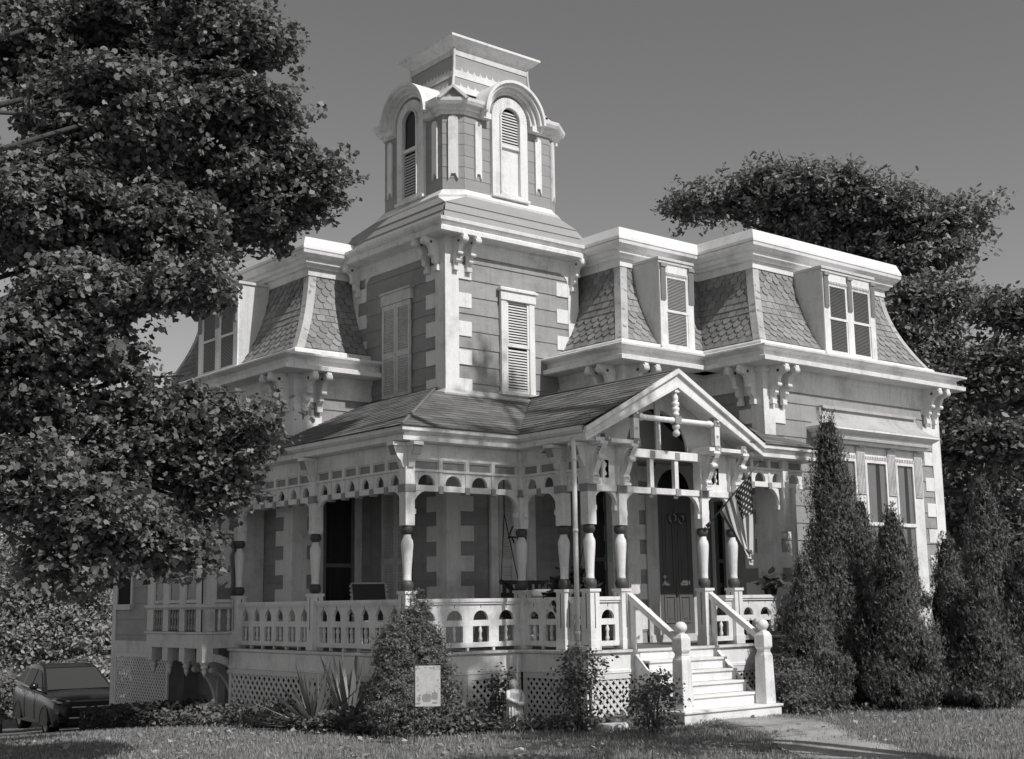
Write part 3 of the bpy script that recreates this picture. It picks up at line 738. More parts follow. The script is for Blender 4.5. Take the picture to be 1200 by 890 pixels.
# ---- cupola
OC = [(12.83, 19.0), (12.83, 17.27), (13.13, 17.05), (15.07, 17.05), (15.37, 17.27), (15.37, 19.0), (15.07, 19.22), (13.13, 19.22)]
def cupola():
    b = MB()
    bot = [Vector((12.40, 19.87, 7.88)), Vector((12.40, 16.68, 7.88)), Vector((15.67, 16.68, 7.88)), Vector((15.67, 19.87, 7.88))]
    top = [Vector((x, y, 8.44)) for x, y in ((12.71, 19.03), (12.71, 17.24), (13.10, 16.93), (15.10, 16.93), (15.49, 17.24), (15.49, 19.03), (15.10, 19.34), (13.10, 19.34))]
    mid = [Vector((12.57, 19.70, 8.22)), Vector((12.57, 16.84, 8.22)), Vector((15.50, 16.84, 8.22)), Vector((15.50, 19.70, 8.22))]
    faces = [(0, 1, 0, 1), (1, 2, 2, 3), (2, 3, 4, 5), (3, 0, 6, 7)]
    for i, j, p, q in faces:
        A, B, C, D = bot[i], bot[j], top[q], top[p]; n = (B - A).cross(D - A).normalized(); k = 3; MA, MB2 = mid[i], mid[j]
        for r in range(k):
            e = lambda t, s: (A.lerp(MA, t / .6) if t <= .6 else MA.lerp(D, (t - .6) / .4)).lerp(B.lerp(MB2, t / .6) if t <= .6 else MB2.lerp(C, (t - .6) / .4), s)
            t0, t1 = (0, .3, .6)[r], (.3, .6, 1.)[r]
            b.mesh([e(t0, 0), e(t0, 1), e(t0, 1) + n * .022, e(t0, 0) + n * .022, e(t1, 1) + n * .003, e(t1, 0) + n * .003], [(0, 1, 2, 3), (3, 2, 4, 5)])
    sk = part('cupola_skirt', b, 'cupgrey')
    c = MB()
    for i, j, p, q in faces:
        A = mid[j]; r_ = top[q]; s_ = top[(q + 1) % 8]; c.poly([A, s_, r_])
    c.poly([t for t in top])
    c.sweep(OC, [(-.02, 8.40), (.135, 8.42), (.145, 8.46), (.10, 8.49), (.03, 8.58), (0, 8.60)], closed=True)
    part('skirt_flashing', c, 'white', sk)
    w = MB(); core = MB(); n = len(OC)
    core.prism(Fr((0, 0, 0), (1, 0, 0)), [(0, 0), (1, 0), (1, 1)], 0, 0) if False else None
    for i in range(n):
        a, e = OC[i], OC[(i + 1) % n]; F = Fr((*a, 0), (e[0] - a[0], e[1] - a[1], 0)); L = (Vector(e) - Vector(a)).length
        w.box(F, 0, L, 8.4, 10.2, -.05, 0); siding(w, F, 0, L, 8.5, 10.2, step=.2, lap=.010)
    cw = part('cupola_wall', w, 'cupgrey')
    tb = MB(); tb.wbox(12.95, 15.25, 17.2, 19.1, 8.3, 10.4); part('cupola_core', tb, 'void', cw)
    hw = .97
    specs = []
    for i in (0, 2, 4, 6):
        a, e = OC[i], OC[(i + 1) % n]; F = Fr((*a, 0), (e[0] - a[0], e[1] - a[1], 0)); L = (Vector(e) - Vector(a)).length
        uc = L / 2; specs.append((i, F, L, uc))
        R = .68; vs = 10.02
        ah = MB()
        ring(ah, F, uc, vs, R - .05, R, -.55, .27, n=26); ring(ah, F, uc, vs, R - .10, R - .05, -.55, .22, n=26); ring(ah, F, uc, vs, R - .16, R - .10, -.3, .14, n=26); ring(ah, F, uc, vs, R - .21, R - .16, -.1, .08, n=26)
        for sd in (-1, 1): ah.box(F, uc + sd * R - (.21 if sd > 0 else 0), uc + sd * R + (.21 if sd < 0 else 0), vs - .10, vs, 0, .14)
        part('arch_hood', ah, 'white', cw)
        tg = MB(); disc(tg, F, uc, vs - .01, R - .18, -.05, .004, 0, pi, 24); tg.box(F, uc - .3, uc + .3, 9.8, 10.02, -.05, .004); part('arch_tympanum', tg, 'cupgrey', cw)
        # arched window
        hwid, ws, vb = .40, 10.04, 8.62; ri = .235
        fr = MB()
        fr.box(F, uc - hwid, uc - ri, vb, ws, 0, .07); fr.box(F, uc + ri, uc + hwid, vb, ws, 0, .07); ring(fr, F, uc, ws, ri, hwid, 0, .07, n=22)
        ring(fr, F, uc, ws, ri - .03, ri, 0, .10, n=22); fr.box(F, uc - ri, uc - ri + .03, vb + .05, ws, 0, .10); fr.box(F, uc + ri - .03, uc + ri, vb + .05, ws, 0, .10)
        fr.box(F, uc - hwid - .02, uc + hwid + .02, vb - .05, vb, 0, .11); fr.box(F, uc - ri, uc + ri, vb, vb + .05, 0, .09)
        fr.box(F, uc - ri, uc + ri, 9.50, 9.56, 0, .075)
        wn = part('arched_window', fr, 'white', bevel=.004)
        bk = MB(); bk.box(F, uc - ri + .03, uc + ri - .03, vb + .05, ws, 0.011, .015); disc(bk, F, uc, ws, ri - .03, .011, .015, 0, pi, 18); part('window_recess', bk, 'void', wn)
        lv = MB(); pn = MB()
        if i == 2:
            louvers(lv, F, uc - ri + .03, uc + ri - .03, 9.57, ws + ri - .04, .04, .052, arch=(uc, ws, ri - .03)); pn.box(F, uc - ri + .03, uc + ri - .03, vb + .05, 9.5, .015, .035)
            part('lower_panel', pn, 'white', wn)
        else:
            louvers(lv, F, uc - ri + .03, uc + ri - .03, vb + .06, 9.49, .04, .052)
            pn.poly([F.P(uc - ri + .03, 9.56, .03), F.P(uc + ri - .03, 9.56, .03)] + [F.P(uc + (ri - .03) * cos(pi * q / 14), ws + (ri - .03) * sin(pi * q / 14), .03) for q in range(15)])
            part('pane', pn, 'glass', wn)
        part('louvre_blind', lv, 'louver', wn)
        for us in (uc - .68, uc + .68):
            plinth(F, us, .07, 8.84, 9.86)
    for i in (1, 3, 5, 7):
        a, e = OC[i], OC[(i + 1) % n]; F = Fr((*a, 0), (e[0] - a[0], e[1] - a[1], 0)); L = (Vector(e) - Vector(a)).length
        plinth(F, L / 2, .085, 8.80, 9.92)
        pd = MB()
        if i == 1: pd.prism(F, [(L / 2 - .2, 10.17), (L / 2 + .2, 10.17), (L / 2, 10.355)], -.3, .16, 1); pd.prism(F, [(L / 2 - .27, 10.165), (L / 2 - .22, 10.145), (L / 2, 10.35), (L / 2, 10.40)], -.4, .235); pd.prism(F, [(L / 2 + .27, 10.165), (L / 2, 10.40), (L / 2, 10.35), (L / 2 + .22, 10.145)], -.4, .235)
        part('corner_pediment', pd, ['trim', 'grey'], cw)
        # cornice run round the corner
        p0, p1 = Vector(OC[i - 1]), Vector(OC[(i + 2) % n]); A, E = Vector(a), Vector(e)
        L0, L1 = (A - p0).length, (p1 - E).length
        s = A + (p0 - A).normalized() * max(L0 / 2 - .66, .05); t = E + (p1 - E).normalized() * max(L1 / 2 - .66, .05)
        cn = MB(); cn.sweep([s, A, E, t], [(0, 9.93), (.04, 9.93), (.05, 9.985), (.10, 9.995), (.11, 10.05), (.17, 10.07), (.20, 10.12), (.21, 10.175), (0, 10.22)])
        part('cupola_cornice', cn, 'white', cw)
    # concave cap roof
    rp = [(12.84, 19.21), (12.84, 17.06), (15.36, 17.06), (15.36, 19.21)]
    cur = lambda t: .42 * (1 - max(0., 1 - t) ** 2.7)
    r = MB(); r.sweep(rp, [(-cur(i / 14), 10.17 + 1.21 * i / 14) for i in range(15)], closed=True, open_prof=True)
    cr_ = part('cap_roof', r, 'cupgrey')
    sc = MB()
    for si, (a, e) in enumerate(((rp[0], rp[1]), (rp[1], rp[2]), (rp[2], rp[3]), (rp[3], rp[0]))):
        F = Fr((*a, 0), (e[0] - a[0], e[1] - a[1], 0)); L = (Vector(e) - Vector(a)).length
        for t0, t1, hp in ((.86, .97, .05), (.50, .62, .07), (.18, .34, .08), (.0, .10, .06)):
            q = lambda u, t, l: F.P(min(max(u, cur(t)), L - cur(t)), 10.17 + 1.21 * t, -cur(t) + l)
            sc.poly([q(0, t0, .012), q(L, t0, .012), q(L, t1, .010), q(0, t1, .010)])
            k = 11; 
            for j in range(k):
                u = cur(t1) + .1 + (L - 2 * cur(t1) - .2) * (j + .5) / k; hw_ = .035
                sc.poly([q(u - hw_, t1, .011), q(u + hw_, t1, .011), q(u + .008, t1 + hp * .55, .011), q(u, t1 + hp, .011), q(u - .008, t1 + hp * .55, .011)])
        for j in range(2):      # corner ribs
            pass
        hb = [F.P(cur(i / 10), 10.17 + 1.21 * i / 10, -cur(i / 10)) for i in range(11)]
        sc.tube(hb, .028, 6)
    part('scalloped_bands', sc, 'trim', cr_)
    cp = MB()
    ins = [(x + (.42 if x < 14 else -.42), y + (.42 if y < 18 else -.42)) for x, y in rp]
    cp.sweep(ins, [(-.05, 11.32), (.015, 11.32), (.03, 11.36), (.07, 11.39), (.12, 11.43), (.155, 11.475), (.18, 11.48), (.18, 11.52), (.0, 11.57), (-.05, 11.57)], closed=True)
    cp.poly([Vector((x, y, 11.57)) for x, y in ins]); cp.poly([Vector((x, y, 11.34)) for x, y in ins])
    part('cap_cornice', cp, 'white')
def plinth(F, uc, hw, v0, v1):
    mb = MB(); n = 10
    pl = [(uc - hw, v0 - .03), (uc - hw * .55, v0 + .02), (uc - hw * .5, v0 + .05), (uc, v0 + .075), (uc + hw * .5, v0 + .05), (uc + hw * .55, v0 + .02), (uc + hw, v0 - .03), (uc + hw, v1 - hw)]
    pl += [(uc + hw * cos(pi * i / n), v1 - hw + hw * sin(pi * i / n)) for i in range(1, n)] + [(uc - hw, v1 - hw)]
    # concave foot: split into two convex-ish halves
    mb.prism(F, [(uc - hw, v0 + .075)] + [(uc + hw, v0 + .075), (uc + hw, v1 - hw)] + [(uc + hw * cos(pi * i / n), v1 - hw + hw * sin(pi * i / n)) for i in range(1, n)] + [(uc - hw, v1 - hw)], 0.008, .04)
    mb.prism(F, [(uc - hw, v0 - .03), (uc - hw * .6, v0 + .03), (uc - hw * .45, v0 + .075), (uc - hw, v0 + .075)], 0.008, .04)
    mb.prism(F, [(uc + hw, v0 - .03), (uc + hw, v0 + .075), (uc + hw * .45, v0 + .075), (uc + hw * .6, v0 + .03)], 0.008, .04)
    part('wall_panel', mb, 'white')
cupola()
# ================================================================== THE PORCH (parts of the house)
def porch_post(x, y, dirs, z1=3.88, low=True):
    """square pedestal, turned shaft with dark rings, square upper post with eave block"""
    mb = MB(); c = Vector((x, y, 0)); S = lambda h, z0, z1, m=0: mb.wbox(x - h, x + h, y - h, y + h, z0, z1, m)
    S(.088, DK, 1.785); S(.105, 1.785, 1.825); S(.098, DK, DK + .14)
    for F in (Fr((x, y, 0), (1, 0, 0)), Fr((x, y, 0), (0, -1, 0)), Fr((x, y, 0), (-1, 0, 0)), Fr((x, y, 0), (0, 1, 0))):
        mb.box(F, -.009, .009, DK + .3, 1.765, .088, .0895, 1)
    sh = [(1.825, .05), (1.835, .062), (1.86, .085), (1.90, .092), (1.945, .085), (1.965, .064)]
    up = [(1.965, .060), (1.985, .063), (2.0, .058), (2.06, .060), (2.2, .068), (2.40, .084), (2.47, .088), (2.52, .080), (2.56, .058), (2.60, .052)]
    rg = [(2.60, .054), (2.615, .066), (2.64, .084), (2.67, .088), (2.70, .082), (2.725, .06)]
    mb.lathe(c, up, 16)
    S(.078, 2.725, z1)
    for F in (Fr((x, y, 0), (1, 0, 0)), Fr((x, y, 0), (0, -1, 0))):
        mb.box(F, -.092, .092, 3.19, 3.30, .078, .088, 2); mb.box(F, -.092, .092, 3.19, 3.30, -.088, -.078, 2)
    ob = part('porch_post', mb, ['white', 'dark', 'grey'], bevel=.003)
    for pr in (sh, rg):
        r = MB(); r.lathe(c, pr, 16); part('turned_ring', r, 'dark', ob)
    for d in dirs:      # little scroll block carrying the eave
        F = Fr((x, y, 0), d); b = MB(); G = Fr(F.P(0, 0, .078), F.n)
        b.prism(G, [(0, 3.52), (.03, 3.54), (.06, 3.62), (.10, 3.66), (.13, 3.70), (.19, 3.84), (.20, 3.88), (0, 3.88)], -.05, .05)
        b.prism(G, [(.137, 3.705), (.185, 3.828), (.197, 3.824), (.149, 3.70)], -.07, .07, 1)
        b.box(F, -.085, .085, 3.83, 3.88, .078, .29)
        part('eave_block', b, ['white', 'grey'], ob)
    return ob

def arch_board(mb, F, ua, ub, vb, vt, r, h, w0, w1, uc=None, pointed=False, n=10, m=0):
    """board ua..ub x vb..vt with an arched hole standing on vb"""
    uc = (ua + ub) / 2 if uc is None else uc; vs = vb + max(h - r, 0); ry = min(r, h)
    mb.box(F, ua, uc - r, vb, vt, w0, w1, m); mb.box(F, uc + r, ub, vb, vt, w0, w1, m)
    P = [(uc + r * cos(pi * (1 - i / n)), vs + ry * sin(pi * (1 - i / n)) * (1.0)) for i in range(n + 1)]
    if pointed: P = [(uc + r * x, vs + (h - max(h - r, 0)) * (1 - abs(x) ** 1.6)) for x in [-1 + 2 * i / n for i in range(n + 1)]]
    if vs > vb + 1e-4: pass
    for i in range(n):
        a, b = P[i], P[i + 1]
        mb.prism(F, [a, b, (b[0], vt), (a[0], vt)], w0, w1, m)

BAL = [(0, .018), (.012, .018), (.02, .028), (.05, .030), (.085, .018), (.10, .024), (.12, .018), (.16, .032), (.19, .024), (.205, .018), (.225, .018)]
def railing(F, u0, u1, n, w=.0, pointed=False):
    mb = MB(); B = DK
    mb.box(F, u0, u1, B + .685, B + .735, w - .06, w + .06); mb.box(F, u0, u1, B + .655, B + .685, w - .035, w + .045)
    p = (u1 - u0) / n
    for i in range(n):
        a, b = u0 + i * p, u0 + (i + 1) * p
        r = p * (.29 if not pointed else .27)
        arch_board(mb, F, a, b, B + .43, B + .655, r, min(.185, r if not pointed else .185), w - .022, w + .022, pointed=pointed)
        mb.box(F, a, b, B + .345, B + .43, w - .022, w + .022)
        s = p * .19
        mb.box(F, a, a + s, B + .12, B + .345, w - .022, w + .022); mb.box(F, b - s, b, B + .12, B + .345, w - .022, w + .022)
        mb.lathe(F.P((a + b) / 2, B + .12, w), BAL, 8)
        mb.box(F, (a + b) / 2 - .006, (a + b) / 2 + .006, B + .60, B + .65, w + .022, w + .024, 1)
    mb.box(F, u0, u1, B + .05, B + .12, w - .03, w + .03)
    for i in range(1, n): mb.box(F, u0 + i * p - .02, u0 + i * p + .02, B, B + .05, w - .02, w + .02)
    return part('porch_railing', mb, ['white', 'dark'], bevel=.003)

def frieze(F, u0, u1, n, w=.0, pointed=False, z0=3.215):
    mb = MB(); p = (u1 - u0) / n; t = .024
    mb.box(F, u0, u1, z0, z0 + .085, w - .035, w + .035)
    for i in range(n):
        a, b = u0 + i * p, u0 + (i + 1) * p; r = p * (.30 if not pointed else .25)
        arch_board(mb, F, a, b, z0 + .085, z0 + .275, r, .15 if not pointed else .16, w - t, w + t, pointed=pointed)
        mb.box(F, a, a + p * .09, z0 + .31, z0 + .42, w - t, w + t); mb.box(F, b - p * .09, b, z0 + .31, z0 + .42, w - t, w + t)
        mb.box(F, a + p * .09, b - p * .09, z0 + .31, z0 + .42, w - t, w + .004, 1)
        if i:
            mb.box(F, a - .035, a + .035, z0 + .275, z0 + .44, w + t, w + t + .02)
            mb.box(F, a - .04, a + .04, z0 - .03, z0 + .075, w - .045, w + .055, 1)
            mb.box(F, a - .025, a + .025, z0 + .09, z0 + .27, w + t, w + t + .014)
    mb.box(F, u0, u1, z0 + .275, z0 + .31, w - t, w + .05); mb.box(F, u0, u1, z0 + .42, 3.885, w - t, w + t); mb.box(F, u0, u1, z0 + .44, z0 + .465, w + t, w + t + .02)
    # scalloped hanging edge
    k = max(2, int((u1 - u0) / .11)); q = (u1 - u0) / k
    return part('porch_frieze', mb, ['white', 'grey'], bevel=.003)

def arch_bracket(F, u, sg, w=0., r=.24, z0=3.215, th=.07):
    """quarter arch springing from a post to the lintel"""
    mb = MB(); n = 9
    cx = u + sg * r
    P = [(cx - sg * r * cos(pi / 2 * i / n), z0 - r * 1.15 + r * 1.15 * sin(pi / 2 * i / n)) for i in range(n + 1)]
    Q = [(u, z0 - r * 1.15)] + [(u, z0)] + [(cx, z0)]
    for i in range(n):
        a, b = P[i], P[i + 1]
        # outer edge towards the corner, kept a constant width
        oa = (max(min(a[0] - sg * th * cos(pi / 2 * i / n), 1e9), -1e9), a[1] + th * sin(pi / 2 * i / n)); ob = (b[0] - sg * th * cos(pi / 2 * (i + 1) / n), b[1] + th * sin(pi / 2 * (i + 1) / n))
        fx = (lambda q: (max(q[0], u) if sg > 0 else min(q[0], u), min(q[1], z0)))
        mb.prism(F, [a, b, fx(ob), fx(oa)], w - .03, w + .03)
    mb.box(F, min(u, u + sg * .05), max(u, u + sg * .05), z0 - r * 1.15 - .05, z0 - r * 1.15 + .02, w - .036, w + .036)
    mb.prism(F, [(u, z0), (u + sg * .12, z0), (u, z0 - .14)], w - .02, w + .02)
    return part('arch_bracket', mb, 'white')

def lattice(F, u0, u1, v0, v1, sp=.118, wd=.036, fr=.075, m='lattice'):
    mb = MB(); R = [(u0 + fr * .5, v0), (u1 - fr * .5, v0), (u1 - fr * .5, v1 - fr * .4), (u0 + fr * .5, v1 - fr * .4)]
    for sg, w in ((1, .0), (-1, .008)):
        lo = (u0 - v1 if sg > 0 else u0 + v0) - sp; hi = (u1 - v0 if sg > 0 else u1 + v1) + sp
        c = lo
        while c < hi:
            h = wd * .707
            if sg > 0: pl = [(c - h + v0, v0), (c + h + v0, v0), (c + h + v1, v1), (c - h + v1, v1)]
            else: pl = [(c - h - v0, v0), (c + h - v0, v0), (c + h - v1, v1), (c - h - v1, v1)]
            pl = clip_convex(pl, R)
            if len(pl) > 2: mb.prism(F, pl, w, w + .007)
            c += sp
    for a, b, x, y in ((u0, u0 + fr, v0, v1), (u1 - fr, u1, v0, v1), (u0 + fr, u1 - fr, v1 - fr, v1)): mb.box(F, a, b, x, y, -.004, .028)
    return part('lattice_panel', mb, m)

PX, PY, PIX = 10.55, 15.07, 12.62
dk = MB()
def boards(x0, x1, y0, y1, along):
    s = .105; a0, a1 = (x0, x1) if along == 'y' else (y0, y1); a = a0
    while a < a1 - .01:
        b = min(a + s, a1)
        if along == 'y': dk.wbox(a + .002, b - .002, y0, y1, .945, DK)
        else: dk.wbox(x0, x1, a + .002, b - .002, .945, DK)
        a = b
boards(10.42, 12.5, 14.97, 19.97, 'x'); boards(12.5, 17.53, 13.54, 16.85, 'y')
part('porch_floor', dk, 'deck')
P_D = [(10.42, 19.97), (10.42, 14.97), (12.5, 14.97), (12.5, 13.54), (17.53, 13.54), (17.53, 14.0)]
sk = MB(); sk.sweep(P_D, [(-.04, .66), (.0, .66), (.0, .92), (-.04, .92)]); sk.sweep(P_D, [(.0, .655), (.016, .66), (.016, .70), (0, .705)])
sk.sweep(P_D, [(-.02, .922), (.01, .925), (.02, .94), (.04, .942), (.045, .975), (-.02, .976)]); part('porch_skirt', sk, 'white')
lattice(shade(19.95, 10.44), 0, 2.44, -.5, .655, .15, .045); lattice(shade(17.5, 10.44), 0.0, 2.5, -.4, .655, .15, .045)
lattice(lit(10.44, 14.99), 0.03, 1.05, -.2, .655, .125, .042); lattice(lit(10.44, 14.99), 1.06, 2.04, -.2, .655, .125, .042)
lattice(shade(14.95, 12.52), 0.02, 1.38, -.15, .655, .125, .042); lattice(lit(12.53, 13.56), .02, .92, -.12, .655, .125, .042); lattice(lit(15.22, 13.56), .02, 2.2, -.12, .655, .125, .042)
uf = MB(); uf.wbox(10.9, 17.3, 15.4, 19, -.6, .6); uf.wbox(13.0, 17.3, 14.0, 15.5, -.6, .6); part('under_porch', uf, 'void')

SS, LL = (0, -1, 0), (1, 0, 0)
porch_post(PX, 19.92, [SS]); porch_post(PX, 17.5, [SS]); porch_post(PX, PY, [SS, LL]); porch_post(PIX, PY, []); porch_post(PIX + .02, 14.15, [SS])
GP = [12.72, 13.33, 15.08, 15.75]
for x in GP: porch_post(x, 13.7, [SS] if x < 13 else [])
Fa = shade(19.92, PX)
railing(Fa, .09, 2.33, 6, pointed=True); railing(Fa, 2.51, 4.76, 6, pointed=True)
Fb = lit(PX, PY); railing(Fb, .09, 1.98, 4)
Fc = shade(PY, PIX); railing(Fc, .09, .83, 2); railing(Fc, 1.01, 1.28, 1, w=-.06)
Fd = lit(GP[0], 13.7); railing(Fd, .09, .52, 1); railing(Fd, GP[2] - GP[0] + .09, GP[3] - GP[0] - .09, 1)
Fe = lit(GP[3], 13.7); railing(Fe, .09, 1.70, 4)
frieze(Fa, .08, 2.34, 6, pointed=True); frieze(Fa, 2.50, 4.77, 6, pointed=True); frieze(Fb, .08, 1.99, 4); frieze(Fc, .08, .84, 2); frieze(Fc, 1.0, 1.29, 1, w=-.06)
frieze(Fe, .08, 1.78, 4, z0=3.42)
for F, us in ((Fa, ((.08, 1), (2.34, -1), (2.50, 1), (4.77, -1))), (Fb, ((.08, 1), (1.99, -1))), (Fc, ((.08, 1), (.84, -1)))):
    for u, s in us: arch_bracket(F, u, s)
arch_bracket(Fd, .08, 1, r=.2); arch_bracket(Fd, .53, -1, r=.2); arch_bracket(Fd, .69, 1, r=.26); arch_bracket(Fd, GP[2] - GP[0] - .08, -1, r=.26)
arch_bracket(Fd, GP[2] - GP[0] + .08, 1, r=.2); arch_bracket(Fd, GP[3] - GP[0] - .08, -1, r=.2)
arch_bracket(Fe, 1.16, -1, r=.26, z0=3.42); arch_bracket(Fe, 1.48, 1, r=.22, z0=3.42)
sp = MB(); sp.wbox(16.97, 17.12, 13.62, 13.77, 2.72, 3.9); sp.lathe((17.045, 13.695, 2.60), [(0, .02), (.03, .05), (.08, .06), (.12, .04)], 10); part('drop_pendant', sp, 'white', bevel=.004)
sp = MB(); sp.wbox(17.22, 17.29, 13.64, 13.71, DK, 3.44); part('slim_post', sp, 'white')

# eave, ceiling, roof slopes
P_E = [(PX, 19.97), (PX, PY), (PIX, PY), (PIX, 13.45)]
EV = [(-.07, 3.885), (.20, 3.89), (.215, 3.90), (.215, 3.955), (.18, 3.965), (.18, 3.985), (.225, 4.0), (.245, 4.02), (.26, 4.03), (.26, 4.085), (.20, 4.09), (-.07, 4.07)]
ev = MB(); ev.sweep(P_E, EV); part('porch_eave', ev, 'white'); ev = MB(); ev.sweep([(16.0, 13.66), (17.55, 13.66), (17.55, 14.2)], [(w, z - .02) for w, z in EV]); part('porch_eave', ev, 'white')
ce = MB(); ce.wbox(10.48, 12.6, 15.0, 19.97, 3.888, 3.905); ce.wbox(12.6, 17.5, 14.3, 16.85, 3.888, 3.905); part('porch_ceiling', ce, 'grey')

def lap_roof(mb, O, U, V, poly, ex=.135, tab=.30, m=0):
    O, U, V = Vector(O), Vector(U).normalized(), Vector(V).normalized(); n = U.cross(V).normalized()
    if n.z < 0: n = -n
    us = [p[0] for p in poly]; vs = [p[1] for p in poly]
    mb.poly([O + U * a + V * b for a, b in poly], 1)
    v = min(vs); r = 0
    while v < max(vs):
        u = min(us) - tab * (r % 2) * .5 - random.uniform(0, .1)
        while u < max(us):
            w = tab * random.uniform(.8, 1.2)
            pl = clip_convex([(u, v), (u + w - .004, v), (u + w - .004, v + ex), (u, v + ex)], poly)
            if len(pl) > 2:
                lf = .013 + random.uniform(-.002, .003)
                top = [O + U * a + V * b + n * (lf - (lf - .006) * (b - v) / ex) for a, b in pl]; q = len(top)
                low = [(i, (i + 1) % q) for i in range(q) if abs(pl[i][1] - v) < 1e-6 and abs(pl[(i + 1) % q][1] - v) < 1e-6]
                mb.mesh(top, [tuple(range(q))], m)
                for i, j in low: mb.poly([O + U * pl[i][0] + V * pl[i][1], O + U * pl[j][0] + V * pl[j][1], top[j], top[i]], m)
            u += w
        v += ex; r += 1
sl = .455; c_ = 1 / sqrt(1 + sl * sl)
R = MB(); up = (0, 1, sl)
lap_roof(R, (10.27, 14.79, 4.09), (1, 0, 0), (0, 1, sl), [(0, 0), (2.1, 0), (4.16, 2.06 / c_), (2.06, 2.06 / c_)])
lap_roof(R, (10.27, 20.0, 4.09), (0, -1, 0), (1, 0, sl), [(0, 0), (5.21, 0), (2.91, 2.30 / c_), (0, 2.30 / c_)])
g = .495; cg = 1 / sqrt(1 + g * g); GC = 14.30
lap_roof(R, (12.37, 17.0, 4.09), (0, -1, 0), (1, 0, g), [(2.21, 0), (3.66, 0), (3.66, (GC - 12.37) / cg), (.25, (GC - 12.37) / cg)])
lap_roof(R, (16.23, 13.34, 4.09), (0, 1, 0), (-1, 0, g), [(0, 0), (2.0, 0), (3.4, 1.93 / cg), (0, 1.93 / cg)])
lap_roof(R, (15.9, 13.38, 4.07), (1, 0, 0), (0, 1, sl), [(0, 0), (1.92, 0), (1.25, .67 / c_), (0, .67 / c_)])
lap_roof(R, (15.3, 13.38, 4.07), (1, 0, 0), (0, 1, sl), [(.6, .67 / c_), (1.80, .67 / c_), (1.80, 1.95 / c_), (-.2, 1.95 / c_)])
R.poly([(17.82, 13.38, 4.08), (17.82, 14.05, 4.08), (17.15, 14.05, 4.385)])
for a, b in (((10.27, 14.79, 4.10), (12.33, 16.85, 5.045)), ((GC, 13.34, 5.055), (GC, 16.83, 5.055))): R.tube([a, b], .028, 5)
part('porch_roof', R, ['shingle', 'slateback'])
fl = MB(); fl.sweep([(XT0, 19.0), (XT0, YT0), (14.36, YT0)], [(0.02, 5.0), (.13, 4.965), (.14, 5.0), (.03, 5.09)]); part('wall_flashing', fl, 'flash')

